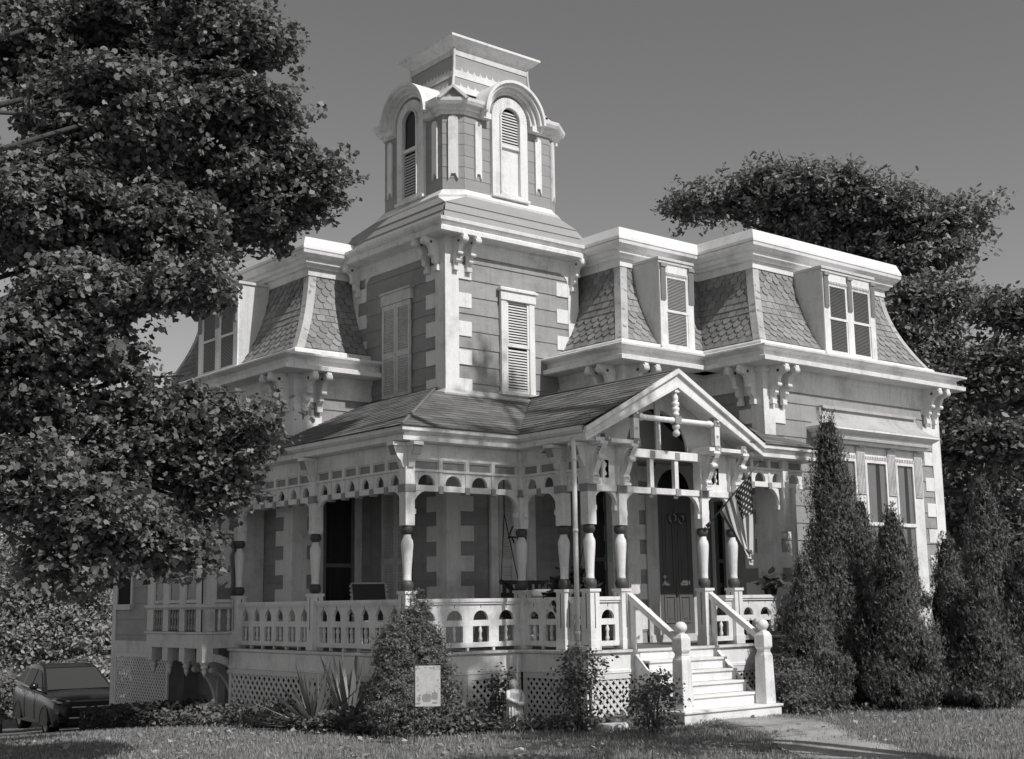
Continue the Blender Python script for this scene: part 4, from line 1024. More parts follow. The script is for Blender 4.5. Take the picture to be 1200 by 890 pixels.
# ---- entrance gable
def gable():
    ZA, ZE, XA, XB = 5.03, 4.02, 12.40, 16.20; F = lit(0, 13.42); s = (ZA - ZE) / (GC - XA)
    bg = MB()
    for sg in (-1, 1):
        e = GC + sg * (GC - XA)
        bg.prism(F, [(GC, ZA), (GC, ZA - .24), (e, ZE - .15), (e, ZE)], -.02, .035)
        bg.prism(F, [(GC, ZA + .045), (GC, ZA - .03), (e + sg * .02, ZE - .04), (e + sg * .02, ZE + .04)], .035, .085)
        bg.prism(F, [(GC, ZA - .19), (GC, ZA - .245), (e, ZE - .155), (e, ZE - .11)], .035, .055)
        bg.prism(F, [(GC, ZA - .05), (GC, ZA - .09), (e, ZE - .09), (e, ZE - .05)], -1.0, -.02)
    gb = part('gable_front', bg, 'white', bevel=.003)
    ty = MB(); f2 = lit(0, 13.86)
    r, cx, cz = .66, GC, 3.86
    n = 20
    for i in range(n):
        a, b = pi * (1 - i / n), pi * (1 - (i + 1) / n)
        p = [(cx + r * cos(a), cz + r * sin(a)), (cx + r * cos(b), cz + r * sin(b))]
        top = [min(ZA - .1 - s * abs(q[0] - cx), 5) for q in p]
        ty.prism(f2, [p[0], p[1], (p[1][0], max(top[1], p[1][1] + .01)), (p[0][0], max(top[0], p[0][1] + .01))], -.02, .02)
    for sg in (-1, 1):
        x0, x1 = cx + sg * r, cx + sg * 1.72
        ty.prism(f2, [(x0, 3.86), (x1, 3.86), (x1, ZA - .1 - s * 1.72), (x0, ZA - .1 - s * r)], -.02, .02)
    ty.box(f2, cx - .05, cx + .05, cz, ZA - .15, .02, .05)
    part('gable_tympanum', ty, 'trim', gb)
    bk = MB(); f3 = lit(0, 14.45); bk.prism(f3, [(cx - 1.8, 3.80), (cx + 1.8, 3.80), (cx, ZA - .12)], -.02, 0); part('gable_back_panel', bk, 'grey', gb)
    bm_ = MB()          # tie beam, lintel, studs in the plane of the posts
    f4 = lit(0, 13.7)
    bm_.box(f4, GP[0] + .078, GP[3] - .078, 3.205, 3.295, -.05, .05)
    bm_.box(f4, GP[1] - .02, GP[2] + .02, 3.735, 3.86, -.06, .06)
    for x in (13.99, 14.52):
        bm_.box(f4, x - .04, x + .04, 3.295, 3.735, -.035, .035)
        bm_.box(f4, x - .05, x + .05, 3.19, 3.30, .05, .066, 1); bm_.box(f4, x - .05, x + .05, 3.75, 3.845, .06, .07, 1)
        bm_.lathe(f4.P(x, 3.15, 0), [(0, .01), (.02, .04), (.055, .03)], 8)
    for a, b in ((GP[0], GP[1]), (GP[2], GP[3])):
        bm_.box(f4, a + .078, b - .078, 3.66, 3.9, -.025, .025); bm_.box(f4, b - .078 - .26, b - .078, 3.295, 3.66, -.02, .02); bm_.box(f4, a + .078, b - .34, 3.295, 3.40, -.02, .02)
        bm_.box(f4, a - .1, b + .1, 3.88, 3.94, -.1, .30)
        bm_.prism(f4, [(a + .3, 3.40), (a + .36, 3.46), (a + .32, 3.52), (a + .36, 3.6), (a + .30, 3.66), (a + .40, 3.66), (a + .40, 3.4)], -.02, .02)
    part('entrance_beams', bm_, ['white', 'grey'], gb, bevel=.003)
    f5 = lit(0, 13.44)  # truss hung in front
    for x in (13.43, 15.17):
        tr = MB(); tr.box(f5, x - .055, x + .055, 3.97, 4.27, -.04, .04); tr.box(f5, x - .065, x + .065, 4.27, 4.40, -.05, .05, 1); tr.box(f5, x - .065, x + .065, 3.84, 3.97, -.05, .05, 1)
        for z in (4.335, 4.12, 3.905): tr.lathe(f5.P(x, z, .04 if z == 4.12 else .05), [(0, .02), (.012, .024), (.03, .012)], 8, ax=f5.n)
        part('truss_post', tr, ['white', 'grey'], gb)
    for x in (12.85, 15.76):
        tr = MB(); tr.box(f5, x - .06, x + .06, 3.86, 4.0, -.05, .05, 1); tr.lathe(f5.P(x, 3.93, .05), [(0, .02), (.012, .024), (.03, .012)], 8, ax=f5.n); part('corner_block', tr, ['white', 'grey'], gb)
    tr = MB(); prof = [(0, .035), (.05, .042), (.07, .055), (.10, .055), (.12, .042), (.70, .042)]
    for x0, d in ((13.48, 1), (15.12, -1)): tr.lathe(f5.P(x0, 4.295, 0), prof + [(.76, .05), (.80, .05)], 12, ax=(d, 0, 0))
    tr.box(f5, GC - .065, GC + .065, 4.24, 4.36, -.05, .06, 1)
    tr.lathe(f5.P(GC, 4.05, 0), [(0, .012), (.02, .045), (.05, .058), (.08, .05), (.105, .03), (.125, .05), (.16, .06), (.19, .05)], 12)
    tr.lathe(f5.P(GC, 4.36, 0), [(0, .04), (.02, .055), (.05, .055), (.06, .035), (.09, .06), (.13, .06), (.14, .035), (.17, .06), (.21, .06), (.22, .035), (.25, .05), (.30, .045), (.33, .03), (.36, .035)], 12)
    tr.box(f5, GC - .05, GC + .05, 4.72, 4.86, -.04, .05); disc(tr, f5, GC, 4.80, .035, .05, .06, m=1)
    part('collar_beam', tr, ['white', 'grey'], gb)
    for x in GP:
        F = Fr((x, 13.7, 0), LL); G = Fr(F.P(0, 0, .078), F.n); b = MB()
        pl = [(0, 3.32), (.07, 3.32), (.10, 3.36), (.10, 3.44), (.075, 3.48), (.10, 3.53), (.13, 3.60), (.18, 3.66), (.24, 3.70), (.28, 3.76), (.28, 3.84), (.10, 3.84), (.08, 3.74), (.03, 3.62), (0, 3.55)]
        # two convex-ish pieces
        b.prism(G, [(0, 3.32), (.07, 3.32), (.10, 3.36), (.10, 3.44), (.075, 3.48), (0, 3.48)], -.055, .055)
        for i in range(10):
            t0, t1 = i / 10, (i + 1) / 10; cx_ = lambda t: .02 + .21 * t ** 1.3 + .02 * sin(t * pi * 2); cz_ = lambda t: 3.47 + .37 * t
            b.prism(G, [(cx_(t0) - .02, cz_(t0)), (cx_(t0) + .075, cz_(t0) - .03), (cx_(t1) + .075, cz_(t1) - .03 * (1 - t1)), (cx_(t1) - .02, cz_(t1))], -.045, .045)
        for p, q, rr in ((.075, 3.40, .035), (.20, 3.66, .04)):
            b.lathe(G.P(p, q, 0) - F.t * .062, [(0, .6 * rr), (0.004, rr), (.12, rr), (.124, .6 * rr)], 10, ax=F.t)
        b.box(F, -.07, .07, 3.84, 3.88, .07, .36); b.box(F, -.07, .07, 3.29, 3.33, .07, .19)
        for q in (-.03, 0, .03): b.lathe(G.P(.103, 3.40, q), [(0, .012), (.012, .012)], 6, ax=F.n, m=1)
        part('scroll_bracket', b, ['white', 'grey'], gb)
gable()

# ---- front steps
def steps():
    x0, x1 = 13.40, 15.18; mb = MB()
    lv = [(12.50, .17), (12.78, .335), (12.97, .495), (13.16, .655), (13.35, .815)]
    nxt = [12.78, 12.97, 13.16, 13.35, 13.56]
    for i, (y, z) in enumerate(lv):
        a, b = (x0 - .13, x1 + .11) if i == 0 else (x0 + .09, x1 - .09)
        zb = lv[i - 1][1] if i else -.15
        mb.wbox(a, b, y, y + .02, zb, z - .035)
        mb.wbox(a - .015, b + .015, y - .025, nxt[i] + (.30 if i == 0 else .0), z - .035, z)
    mb.wbox(x0 + .09, x1 - .09, 13.525, 13.54, .815, .922)
    for x in (x0 - .02, x1 - .055):
        F = shade(13.54, x); w = .0
        mb.prism(F, [(0, -.15), (.80, -.15), (.80, .30), (.58, .36), (.0, .90)], -.07, 0.0)
    mb.wbox(x0 - .11, x1 + .09, 12.53, 13.1, -.15, .134)
    st = part('front_steps', mb, 'step', bevel=.005)
    return st
ST = steps()
def newel(x, y):
    mb = MB(); S = lambda h, a, b: mb.wbox(x - h, x + h, y - h, y + h, a, b)
    def taper(h0, z0, h1, z1):
        vs = [(x + sx * h, y + sy * h, z) for h, z in ((h0, z0), (h1, z1)) for sx, sy in ((-1, -1), (1, -1), (1, 1), (-1, 1))]
        mb.mesh(vs, [(3, 2, 1, 0), (4, 5, 6, 7)] + [(i, (i + 1) % 4, 4 + (i + 1) % 4, 4 + i) for i in range(4)])
    taper(.105, .17, .092, .84); taper(.092, .84, .07, .90); taper(.07, .90, .07, .93); taper(.07, .93, .092, .97); taper(.092, .97, .092, 1.13); taper(.092, 1.13, .06, 1.19)
    mb.lathe((x, y, 1.18), [(0, .05), (.015, .06), (.03, .05), (.045, .066), (.075, .086), (.105, .088), (.135, .08), (.165, .054), (.178, .02)], 16)
    return part('newel_post', mb, 'white', ST, bevel=.006)
newel(13.42, 12.66); newel(15.14, 12.66)
for x in (13.40, 15.11):
    F = shade(13.62, x); mb = MB()
    mb.prism(F, [(0, 1.66), (.0, 1.745), (.90, 1.15), (.90, 1.065)], -.045, .035); mb.prism(F, [(0.02, 1.745), (.0, 1.765), (.89, 1.175), (.90, 1.15)], -.055, .045)
    mb.box(F, .02, .09, DK - .02, 1.66, -.03, .02)
    part('hand_rail', mb, 'white', ST, bevel=.004)
ds = MB(); ds.tube([(12.37, 13.60, .72), (12.37, 13.60, 3.72), (12.385, 13.62, 3.82), (12.42, 13.66, 3.93)], .036, 10)
for z in (1.2, 2.6, 3.6): ds.lathe((12.37, 13.60, z), [(0, .041), (.05, .041)], 10)
part('downspout', ds, 'white')

# ---- side bay and low rear extension
def bay():
    P = [(XL, 22.1), (9.93, 22.1), (9.93, 19.97), (XL, 19.97)]
    b = MB(); b.wbox(9.99, XL, 20.03, 22.04, 1.0, 4.3)
    bw = part('bay_window', b, 'trim')
    t = MB()
    t.sweep(P, [(-.06, .98), (0, .98), (0, 1.20), (.03, 1.215), (.03, 1.245), (-.06, 1.25)]); t.sweep(P, [(-.06, 1.61), (0.0, 1.61), (.04, 1.65), (.04, 1.69), (-.06, 1.72)])
    t.sweep(P, [(-.06, 3.95), (.0, 3.95), (.0, 4.22), (.10, 4.28), (.22, 4.32), (.26, 4.42), (-.06, 4.46)])
    F, G = shade(22.1, 9.93), lit(9.93, 19.97)
    for u0, u1 in ((0, .25), (.63, .84), (1.26, 1.46), (1.88, 2.13)): t.box(F, u0, u1, 1.25, 3.95, -.06, 0.)
    for u0, u1 in ((0, .22), (.72, 1.1)): t.box(G, u0, u1, 1.25, 3.95, -.06, 0.)
    part('bay_frame', t, 'trim', bw, bevel=.004)
    for f, spans in ((F, ((.25, .63), (.84, 1.26), (1.46, 1.88))), (G, ((.22, .72),))):
        for a, c in spans:
            v = MB(); v.box(f, a, c, 1.25, 1.61, -.058, -.05); v.box(f, a, c, 1.72, 3.95, -.058, -.05); part('window_recess', v, 'void' if f is F else 'grey', bw)
            p = MB(); p.poly([f.P(a, 1.72, -.03), f.P(c, 1.72, -.03), f.P(c, 3.95, -.03), f.P(a, 3.95, -.03)]); part('pane', p, 'glass', bw)
            s = MB(); s.box(f, a, a + .03, 1.72, 3.95, -.05, -.012); s.box(f, c - .03, c, 1.72, 3.95, -.05, -.012); s.box(f, a + .03, c - .03, 1.72, 1.77, -.05, -.012); s.box(f, a + .03, c - .03, 2.85, 2.90, -.05, -.012); part('sash', s, 'trim', bw)
            bl = MB(); k = 4 if f is F else 3
            for i in range(k): bl.lathe(f.P(a + (c - a) * (i + .5) / k, 1.25, -.02), [(h * 1.6, r * 1.15) for h, r in BAL], 8)
            part('baluster', bl, 'grey' if f is F else 'trim', bw)
    for f, us in ((F, (.12, .74, 1.38, 2.03)), (G, ())):
        for u in us:
            d = MB(); d.box(f, u - .10, u + .10, .76, .98, -.2, -.005); d.lathe(f.P(u, .52, -.1), [(0, .01), (.05, .03), (.10, .045), (.12, .03), (.14, .06), (.18, .06), (.19, .045), (.21, .075), (.25, .075)], 10); part('pendant', d, 'trim', bw)
            if u > .3:
                g = MB(); H = Fr(f.P(u, 0, 0), f.n); ring(g, H, -.1, -.08, .86, .98, -.05, .05, pi / 2, pi, 12); g.box(H, -1.1, -.96, -.5, .98, -.09, .09)
                g.lathe(H.P(-.52, .60, -.062), [(0, .05), (.124, .05)], 10, ax=f.t)
                part('curved_brace', g, 'trim', bw)
    r = MB(); r.sweep(P, [(.26, 4.42), (-.3, 4.62)], open_prof=True); r.poly([(XL, 21.8, 4.62), (10.23, 21.8, 4.62), (10.23, 20.27, 4.62), (XL, 20.27, 4.62)]); part('bay_roof', r, 'shingle', bw)
    e = MB(); e.wbox(10.42, 13, 22.12, 24.6, .95, 3.7); ew = part('rear_extension', e, 'siding')
    X = shade(24.62, 10.40); s = MB(); siding(s, X, 0, 2.5, 1.05, 3.7); part('clapboard_wall', s, 'siding', ew)
    q = MB(); q.box(X, -.02, .14, -.7, 3.7, .0, .035); q.box(X, .14, 2.5, .82, 1.05, .0, .035); q.box(X, .14, .9, 1.62, 1.72, .0, .09); q.box(X, .14, .22, 1.72, 3.2, 0, .05); q.box(X, .82, .9, 1.72, 3.2, 0, .05); part('corner_board', q, 'trim', ew)
    w = MB(); w.box(X, .22, .82, 1.72, 3.2, .004, .024); part('window_recess', w, 'void', ew)
    v = MB(); v.wbox(10.75, 13, 22.3, 24.5, -1.2, .95); part('under_floor', v, 'brick', ew)
    lt = lattice(Fr(X.P(0, 0, .0), X.t), .14, 2.45, -.75, .82, .105, .028, .06, 'lattice')
    rr = MB(); rr.prism(lit(10.0, 24.85), [(0, 3.68), (1.4, 4.35), (1.4, 4.45), (-.03, 3.78)], 0, 2.75); part('extension_roof', rr, 'shingle', ew)
bay()
# ================================================================== THINGS ON AND AROUND THE PORCH
def flag():
    base = Vector((15.06, 13.57, 2.76)); tip = Vector((15.42, 12.80, 3.68)); d = (tip - base)
    r = tag(empty('flag', base), 'striped flag with stars hanging from a slanted pole on the porch entrance', 'flag')
    p = MB(); p.tube([base, tip], [.013, .011], 8); p.lathe(tip, [(0, .01), (.01, .02), (.03, .022), (.05, .01)], 8, ax=d); p.build('flag_pole', 'dark', r)
    b = MB(); b.lathe(base - d.normalized() * .02, [(0, .03), (.02, .03), (.10, .02)], 8, ax=d); b.build('pole_bracket', 'black', r)
    m, nt, out = new_mat('flag_cloth')
    uv = N(nt, 'ShaderNodeUVMap'); sx = N(nt, 'ShaderNodeSeparateXYZ'); nt.links.new(uv.outputs[0], sx.inputs[0])
    def op(o, a, b=None):
        n = N(nt, 'ShaderNodeMath', operation=o)
        for i, q in enumerate((a, b)):
            if q is None: continue
            if isinstance(q, (int, float)): n.inputs[i].default_value = q
            else: nt.links.new(q, n.inputs[i])
        return n.outputs[0]
    U, V = sx.outputs[0], sx.outputs[1]
    stripe = op('MODULO', op('FLOOR', op('MULTIPLY', V, 13.)), 2.)                 # 0 dark, 1 pale
    canton = op('MULTIPLY', op('LESS_THAN', U, .42), op('LESS_THAN', V, 7 / 13))
    fx = op('MULTIPLY', U, 11 / .42); fy = op('MULTIPLY', V, 9 * 13 / 7)
    par = op('MODULO', op('ADD', op('FLOOR', fx), op('FLOOR', fy)), 2.)
    dx = op('SUBTRACT', op('FRACT', fx), .5); dy = op('SUBTRACT', op('FRACT', fy), .5)
    star = op('MULTIPLY', op('LESS_THAN', op('ADD', op('MULTIPLY', dx, dx), op('MULTIPLY', dy, dy)), .11), op('LESS_THAN', par, .5))
    sv = op('ADD', .09, op('MULTIPLY', stripe, .56)); cv = op('ADD', .035, op('MULTIPLY', star, .6))
    val = op('ADD', op('MULTIPLY', sv, op('SUBTRACT', 1., canton)), op('MULTIPLY', cv, canton))
    cb = N(nt, 'ShaderNodeCombineColor')
    for i in range(3): nt.links.new(val, cb.inputs[i])
    pr = N(nt, 'ShaderNodeBsdfPrincipled'); pr.inputs['Roughness'].default_value = .8; tl = N(nt, 'ShaderNodeBsdfTranslucent'); mx = N(nt, 'ShaderNodeMixShader'); mx.inputs[0].default_value = .25
    nt.links.new(cb.outputs[0], pr.inputs['Base Color']); nt.links.new(cb.outputs[0], tl.inputs['Color']); nt.links.new(pr.outputs[0], mx.inputs[1]); nt.links.new(tl.outputs[0], mx.inputs[2]); nt.links.new(mx.outputs[0], out.inputs[0])
    nh, nf = 40, 46; vs, fs, uvs = [], [], []
    T = base + d * .84; I = base + d * .22
    for j in range(nf + 1):
        f = j / nf
        for i in range(nh + 1):
            h = i / nh; H = T.lerp(I, h)
            E = T + Vector((.10 - .16 * h, .16 - .10 * h, -1.40 + .20 * h))
            P = H.lerp(E, f) + Vector((0, 0, -.10 * sin(pi * f) * h))
            a = sin(h * 14 + f * 1.5) * .055 * min(1, f * 2.2) + sin(h * 27 + 1) * .018 * f
            P += Vector((cos(.4) * a, sin(.4) * a * .5, 0)) + Vector((.5, -.3, 0)) * a * .6
            vs.append(P - base); uvs.append((f, h))
    w = nh + 1
    for j in range(nf):
        for i in range(nh): fs.append((j * w + i, j * w + i + 1, (j + 1) * w + i + 1, (j + 1) * w + i))
    me = bpy.data.meshes.new('flag_cloth'); me.from_pydata([tuple(v) for v in vs], [], fs)
    ul = me.uv_layers.new(name='UVMap')
    for l in me.loops: ul.data[l.index].uv = uvs[l.vertex_index]
    me.materials.append(m); me.polygons.foreach_set('use_smooth', [True] * len(fs))
    o = bpy.data.objects.new('flag_cloth', me); COL.objects.link(o); place(o, base, r)
flag()

def wreath():
    F = FD; c = F.P(DUC - .10, 3.0, .08)
    r = tag(empty('wreath', c), 'pale double ring wreath hanging on the dark front door', 'wreath')
    for k, (du, rad) in enumerate(((0, .075), (.20, .062))):
        mb = MB(); n = 18; cc = F.P(DUC - .10 + du, 3.0 - .015 * k, .08)
        pts = [cc + F.t * rad * cos(2 * pi * i / n) + Z * rad * sin(2 * pi * i / n) for i in range(n + 1)]
        mb.tube(pts, .018, 6); mb.build('ring', 'flash', r)
    t = np.arange(90) * 2 * pi / 45; rad = np.where(np.arange(90) < 45, .08, .066); off = np.where(np.arange(90) < 45, 0, .20)
    P = np.array([F.P(DUC - .10 + off[i] + rad[i] * cos(t[i]), 3.0 + rad[i] * sin(t[i]),                               .09 + random.uniform(0, .03)) for i in range(90)])
    leaves('leaf_trim', P, unit(90) + np.array([0, -.8, 0]), .05, OVAL, 'rose', r)
wreath()

def lawn_chair():
    o = at(438, 700, 20.2); o.z = DK
    r = tag(empty('folding_chair', o), 'folding lawn chair with dark webbing behind the left porch railing', 'chair')
    a = Vector((.9, -.35, 0)).normalized(); b = a.cross(Z)       # a: seat width, b: forward
    P = lambda u, v, z: o + a * u + b * v + Z * z
    f = MB()
    for s in (-.27, .27):
        f.tube([P(s, -.42, 1.0), P(s, -.16, .40), P(s, .28, .42)], .014, 8); f.tube([P(s, -.3, .01), P(s, .22, .60), P(s, -.22, .62)], .012, 8); f.tube([P(s, .30, .01), P(s, -.14, .45)], .012, 8)
    f.tube([P(-.27, -.42, 1.0), P(.27, -.42, 1.0)], .014, 8); f.tube([P(-.27, .28, .42), P(.27, .28, .42)], .014, 8); f.build('chair_frame', 'trim', r)
    w = MB(); 
    for (p, q) in (((-.16, .40), (-.42, .99)), ((.28, .425), (-.15, .405))):
        n = 6
        for i in range(n):
            t0, t1 = (i + .06) / n, (i + .94) / n; A = (p[0] + (q[0] - p[0]) * t0, p[1] + (q[1] - p[1]) * t0); B = (p[0] + (q[0] - p[0]) * t1, p[1] + (q[1] - p[1]) * t1)
            w.mesh([P(-.27, A[0], A[1] + .008), P(.27, A[0], A[1] + .008), P(.27, B[0], B[1] + .008), P(-.27, B[0], B[1] + .008), P(-.27, A[0], A[1] - .004), P(.27, A[0], A[1] - .004), P(.27, B[0], B[1] - .004), P(-.27, B[0], B[1] - .004)], [(0, 1, 2, 3), (7, 6, 5, 4), (0, 4, 5, 1), (2, 6, 7, 3)])
    w.build('webbing', 'web', r)
    e = MB()
    for s in (-.285, .285):
        for i in range(9):
            t = (i + .5) / 9; c = P(s, -.16 - .26 * t, .40 + .59 * t); e.lathe(c - Z * .018, [(0, .017), (.036, .017)], 6)
    e.build('striped_edging', 'trim', r)
lawn_chair()

def swing():
    o = Vector((13.75, 15.75, 1.42))
    r = tag(empty('porch_swing', o), 'black slatted porch swing with rounded ends hanging from the porch ceiling', 'swing')
    b = MB(); L = .78
    for k in range(4): b.wbox(13.75 - L, 13.75 + L, 15.50 + k * .12, 15.60 + k * .12, 1.40, 1.43)
    b.build('seat', 'black', r)
    k = MB()
    for i in range(12): u = -L + .06 + i * (2 * L - .12) / 11; k.wbox(13.75 + u - .03, 13.75 + u + .03, 15.98, 16.0, 1.43, 1.96 - .05 * abs(u) ** 2)
    k.wbox(13.75 - L, 13.75 + L, 15.95, 16.03, 1.93, 1.99); k.build('backrest', 'black', r)
    for s in (-1, 1):
        a = MB(); pts = [(13.75 + s * L, 16.0, 1.98), (13.75 + s * (L + .08), 15.8, 1.93), (13.75 + s * (L + .08), 15.55, 1.80), (13.75 + s * L, 15.46, 1.60), (13.75 + s * L, 15.48, 1.40)]
        a.tube(pts, .035, 8); a.wbox(13.75 + s * L - .015, 13.75 + s * L + .015, 15.5, 15.98, 1.43, 1.80); a.build('armrest', 'black', r)
    for s in (-1, 1):
        c = MB(); c.tube([(13.75 + s * L, 15.5, 1.72), (13.75 + s * (L + .12), 15.75, 3.0), (13.75 + s * (L + .12), 15.75, 3.885)], .008, 6); c.tube([(13.75 + s * L, 16.0, 1.95), (13.75 + s * (L + .12), 15.75, 3.0)], .008, 6); c.build('chain', 'black', r)
    cu = MB(); 
    cu.wbox(13.5, 14.2, 15.90, 15.975, 1.47, 1.85); q = cu.build('cushion', 'grey', r, bevel=.02)
swing()

def pot(mb, c, h, r0, r1):
    mb.lathe(c, [(0, r0), (h * .85, r1 * .95), (h * .85, r1 * 1.08), (h, r1 * 1.08), (h, r1 * .9), (h * .9, r1 * .88)], 16)
def potted(name, label, c, stand, ph, r0, r1, fr, lm, n, size, tmpl, droop, pm='pot', cat='plant', flowers=0):
    r = tag(empty(name, c), label, cat)
    s = MB()
    if stand:
        for k in range(3): a = 2 * pi * k / 3 + .5; s.tube([c + Vector((cos(a) * .16, sin(a) * .16, 0)), c + Vector((cos(a) * .10, sin(a) * .10, stand))], .012, 6)
        s.lathe(c + Z * (stand - .02), [(0, .13), (.02, .13)], 12); s.build('plant_stand', 'black', r)
    p = MB(); pot(p, c + Z * stand, ph, r0, r1); p.build('pot', pm, r)
    top = np.array(c + Z * (stand + ph)); d = unit(n); d[:, 2] = np.abs(d[:, 2]) * 1.1 + .1; t = rng.random((n, 1)) ** .6
    P = top + d * fr * t; P[:, 2] -= droop * (t[:, 0] ** 2) * (1 - d[:, 2].clip(0, 1))
    leaves('foliage', P, np.array([0, 0, 1.]) + rng.normal(size=(n, 3)) * .5, size, tmpl, lm, r, dirs=d)
    if flowers:
        q = top + unit(flowers) * fr * np.array([1, 1, .5]) + np.array([0, 0, fr * .45]); leaves('blossom', q, unit(flowers) + np.array([0, -1, .3]), .07, OVAL, 'flower', r)
    return r
potted('fern', 'dark fern in a pot on a stand behind the railing left of the steps', Vector((13.02, 14.35, DK)), .42, .24, .10, .15, .46, 'fern', 420, .20, FEATHER, .35)
potted('rail_planter', 'dark pot of broad pale leaves on the porch railing right of the steps', Vector((16.62, 13.70, DK + .735)), 0, .12, .09, .12, .26, 'rose', 40, .22, OVAL, .1, 'black')
def hanger():
    o = Vector((12.62, 15.07, 2.66)); r = tag(empty('plant_hanger', o), 'black curled iron hanger fixed behind the inner porch post', 'hanger')
    m = MB()
    for s in (-1, 1):
        pts = [o + Vector((s * .06, .10, -.14))] + [o + Vector((s * (.10 + .075 * sin(t * 3.6)), .10, -.10 + .17 * t + .05 * cos(t * 6))) for t in [i / 10 for i in range(11)]]
        m.tube(pts, .012, 6)
    m.build('scroll', 'black', r); k = MB(); k.tube([o + Vector((-.16, .10, -.05)), o + Vector((.16, .10, -.05))], .013, 6); k.tube([o + Vector((0, .09, -.05)), o + Vector((0, .10, -.42))], .008, 6); k.build('crossbar', 'black', r)
hanger()

def barrel():
    c = at(914, 745, 19.8); c.z = -.05
    r = tag(empty('barrel', c), 'dark barrel among the shrubs right of the front steps', 'barrel')
    b = MB(); b.lathe(c, [(0, .17), (.3, .205), (.65, .22), (1.0, .20), (1.22, .175), (1.22, .15), (1.16, .14)], 20); b.build('barrel_body', 'black', r)
    for z, q in ((.12, .19), (.45, .218), (.85, .216), (1.12, .19)): h = MB(); h.lathe(c + Z * z, [(0, q), (0, q + .008), (.045, q + .008), (.045, q)], 20); h.build('hoop', 'dark', r)
barrel()

def garden_flag():
    o = at(486, 850, 15.6); o.z = gz(o.x, o.y); t = cr.copy(); t.z = 0; t.normalize()
    F = Fr(o, t); zt = at(486, 781, 15.6).z - o.z; zb = zt - .475
    r = tag(empty('garden_flag', o), 'small cream garden flag printed with pumpkins on a thin metal stake', 'garden flag')
    s = MB(); s.tube([F.P(0, -.1), F.P(0, zt + .02), F.P(.32, zt + .02)], .006, 6); s.build('stake', 'dark', r)
    b = MB(); n = 10
    for i in range(n):
        y = lambda k: .012 * sin(k * .7)
        b.prism(Fr(F.P(0, 0, 0), t), [(.008 + .30 * i / n, zb), (.008 + .30 * (i + 1) / n, zb + (.004 if i == n - 1 else 0)), (.008 + .30 * (i + 1) / n, zt), (.008 + .30 * i / n, zt)], 0, .004)
    b.build('banner', mat('banner_cloth', .50, .85, .12, 14, fine=.1), r)
    pm = mat('pumpkin_print', .27, .9, .2, 30); p = MB()
    def oval(cx, cz, rx, rz, m=0, w=.0055): disc(p, F, cx, cz, rx, .004, w, n=14, ry=rz / rx, m=m)
    oval(.145, zb + .10, .035, .052); oval(.115, zb + .098, .028, .046, w=.0052); oval(.175, zb + .098, .028, .046, w=.0052); p.box(F, .14, .15, zb + .15, zb + .175, .004, .0056)
    oval(.24, zb + .125, .018, .05, w=.0057); oval(.222, zb + .12, .02, .044, w=.0051); oval(.258, zb + .12, .02, .044, w=.0053); p.box(F, .237, .245, zb + .172, zb + .19, .004, .0056)
    oval(.06, zb + .13, .014, .012); oval(.05, zb + .085, .022, .03, w=.005); oval(.04, zb + .035, .03, .012); oval(.24, zb + .04, .032, .012)
    for i in range(22):
        e = random.random(); x = random.uniform(.02, .30); z = zt - random.uniform(.01, .05)
        if i % 3 == 0: x = random.choice((random.uniform(.015, .045), random.uniform(.265, .30))); z = zt - random.uniform(.02, .30)
        p.prism(F, [(x - .012, z), (x, z - .007), (x + .014, z + .004), (x + .002, z + .009)], .004, .0048 + e * .001)
    p.build('print', pm, r)
garden_flag()

def statue():
    o = at(603, 856, 17.4); o.z = gz(o.x, o.y)
    r = tag(empty('garden_statue', o), 'weathered pale stone figure holding a basket, standing before the lattice', 'statue')
    b = MB(); b.lathe(o, [(-.02, .17), (.03, .18), (.04, .15), (.07, .15)], 14); b.build('plinth', 'stone', r)
    m = MB(); m.lathe(o + Z * .07, [(0, .11), (.04, .125), (.10, .115), (.20, .105), (.28, .098), (.33, .09), (.37, .10), (.41, .105), (.435, .085), (.455, .04), (.48, .035)], 14)
    for s in (-1, 1):
        m.tube([o + Vector((s * .095, 0, .49)), o + Vector((s * .135, -.03, .40)), o + Vector((s * .05, -.115, .35))], [.035, .034, .024], 8)
        m.lathe(o + Vector((s * .045, -.06, .06)), [(0, .03), (.02, .035), (.045, .02)], 8)
    for k in range(8):
        a = -pi / 2 + (k - 3.5) * .38; m.tube([o + Vector((cos(a) * .118, sin(a) * .118, .10)), o + Vector((cos(a + .05) * .100, sin(a + .05) * .100, .34))], [.014, .006], 6)
    hd = o + Vector((0, -.01, .57)); m.lathe(hd - Z * .062, [(0, .02), (.015, .042), (.04, .056), (.07, .060), (.10, .050), (.12, .03), (.128, .008)], 12)
    m.lathe(hd + Vector((0, -.05, -.005)), [(0, .012), (.022, .006)], 6, ax=(0, -1, .1)); m.build('figure', 'stone', r)
    h = MB(); h.lathe(hd + Vector((0, .014, -.03)), [(0, .062), (.05, .068), (.085, .058), (.108, .025)], 12); h.build('hair', 'stone', r)
    k = MB(); k.lathe(o + Vector((0, -.13, .30)), [(0, .045), (.05, .065), (.06, .055)], 10); k.build('basket', 'stone', r)
statue()
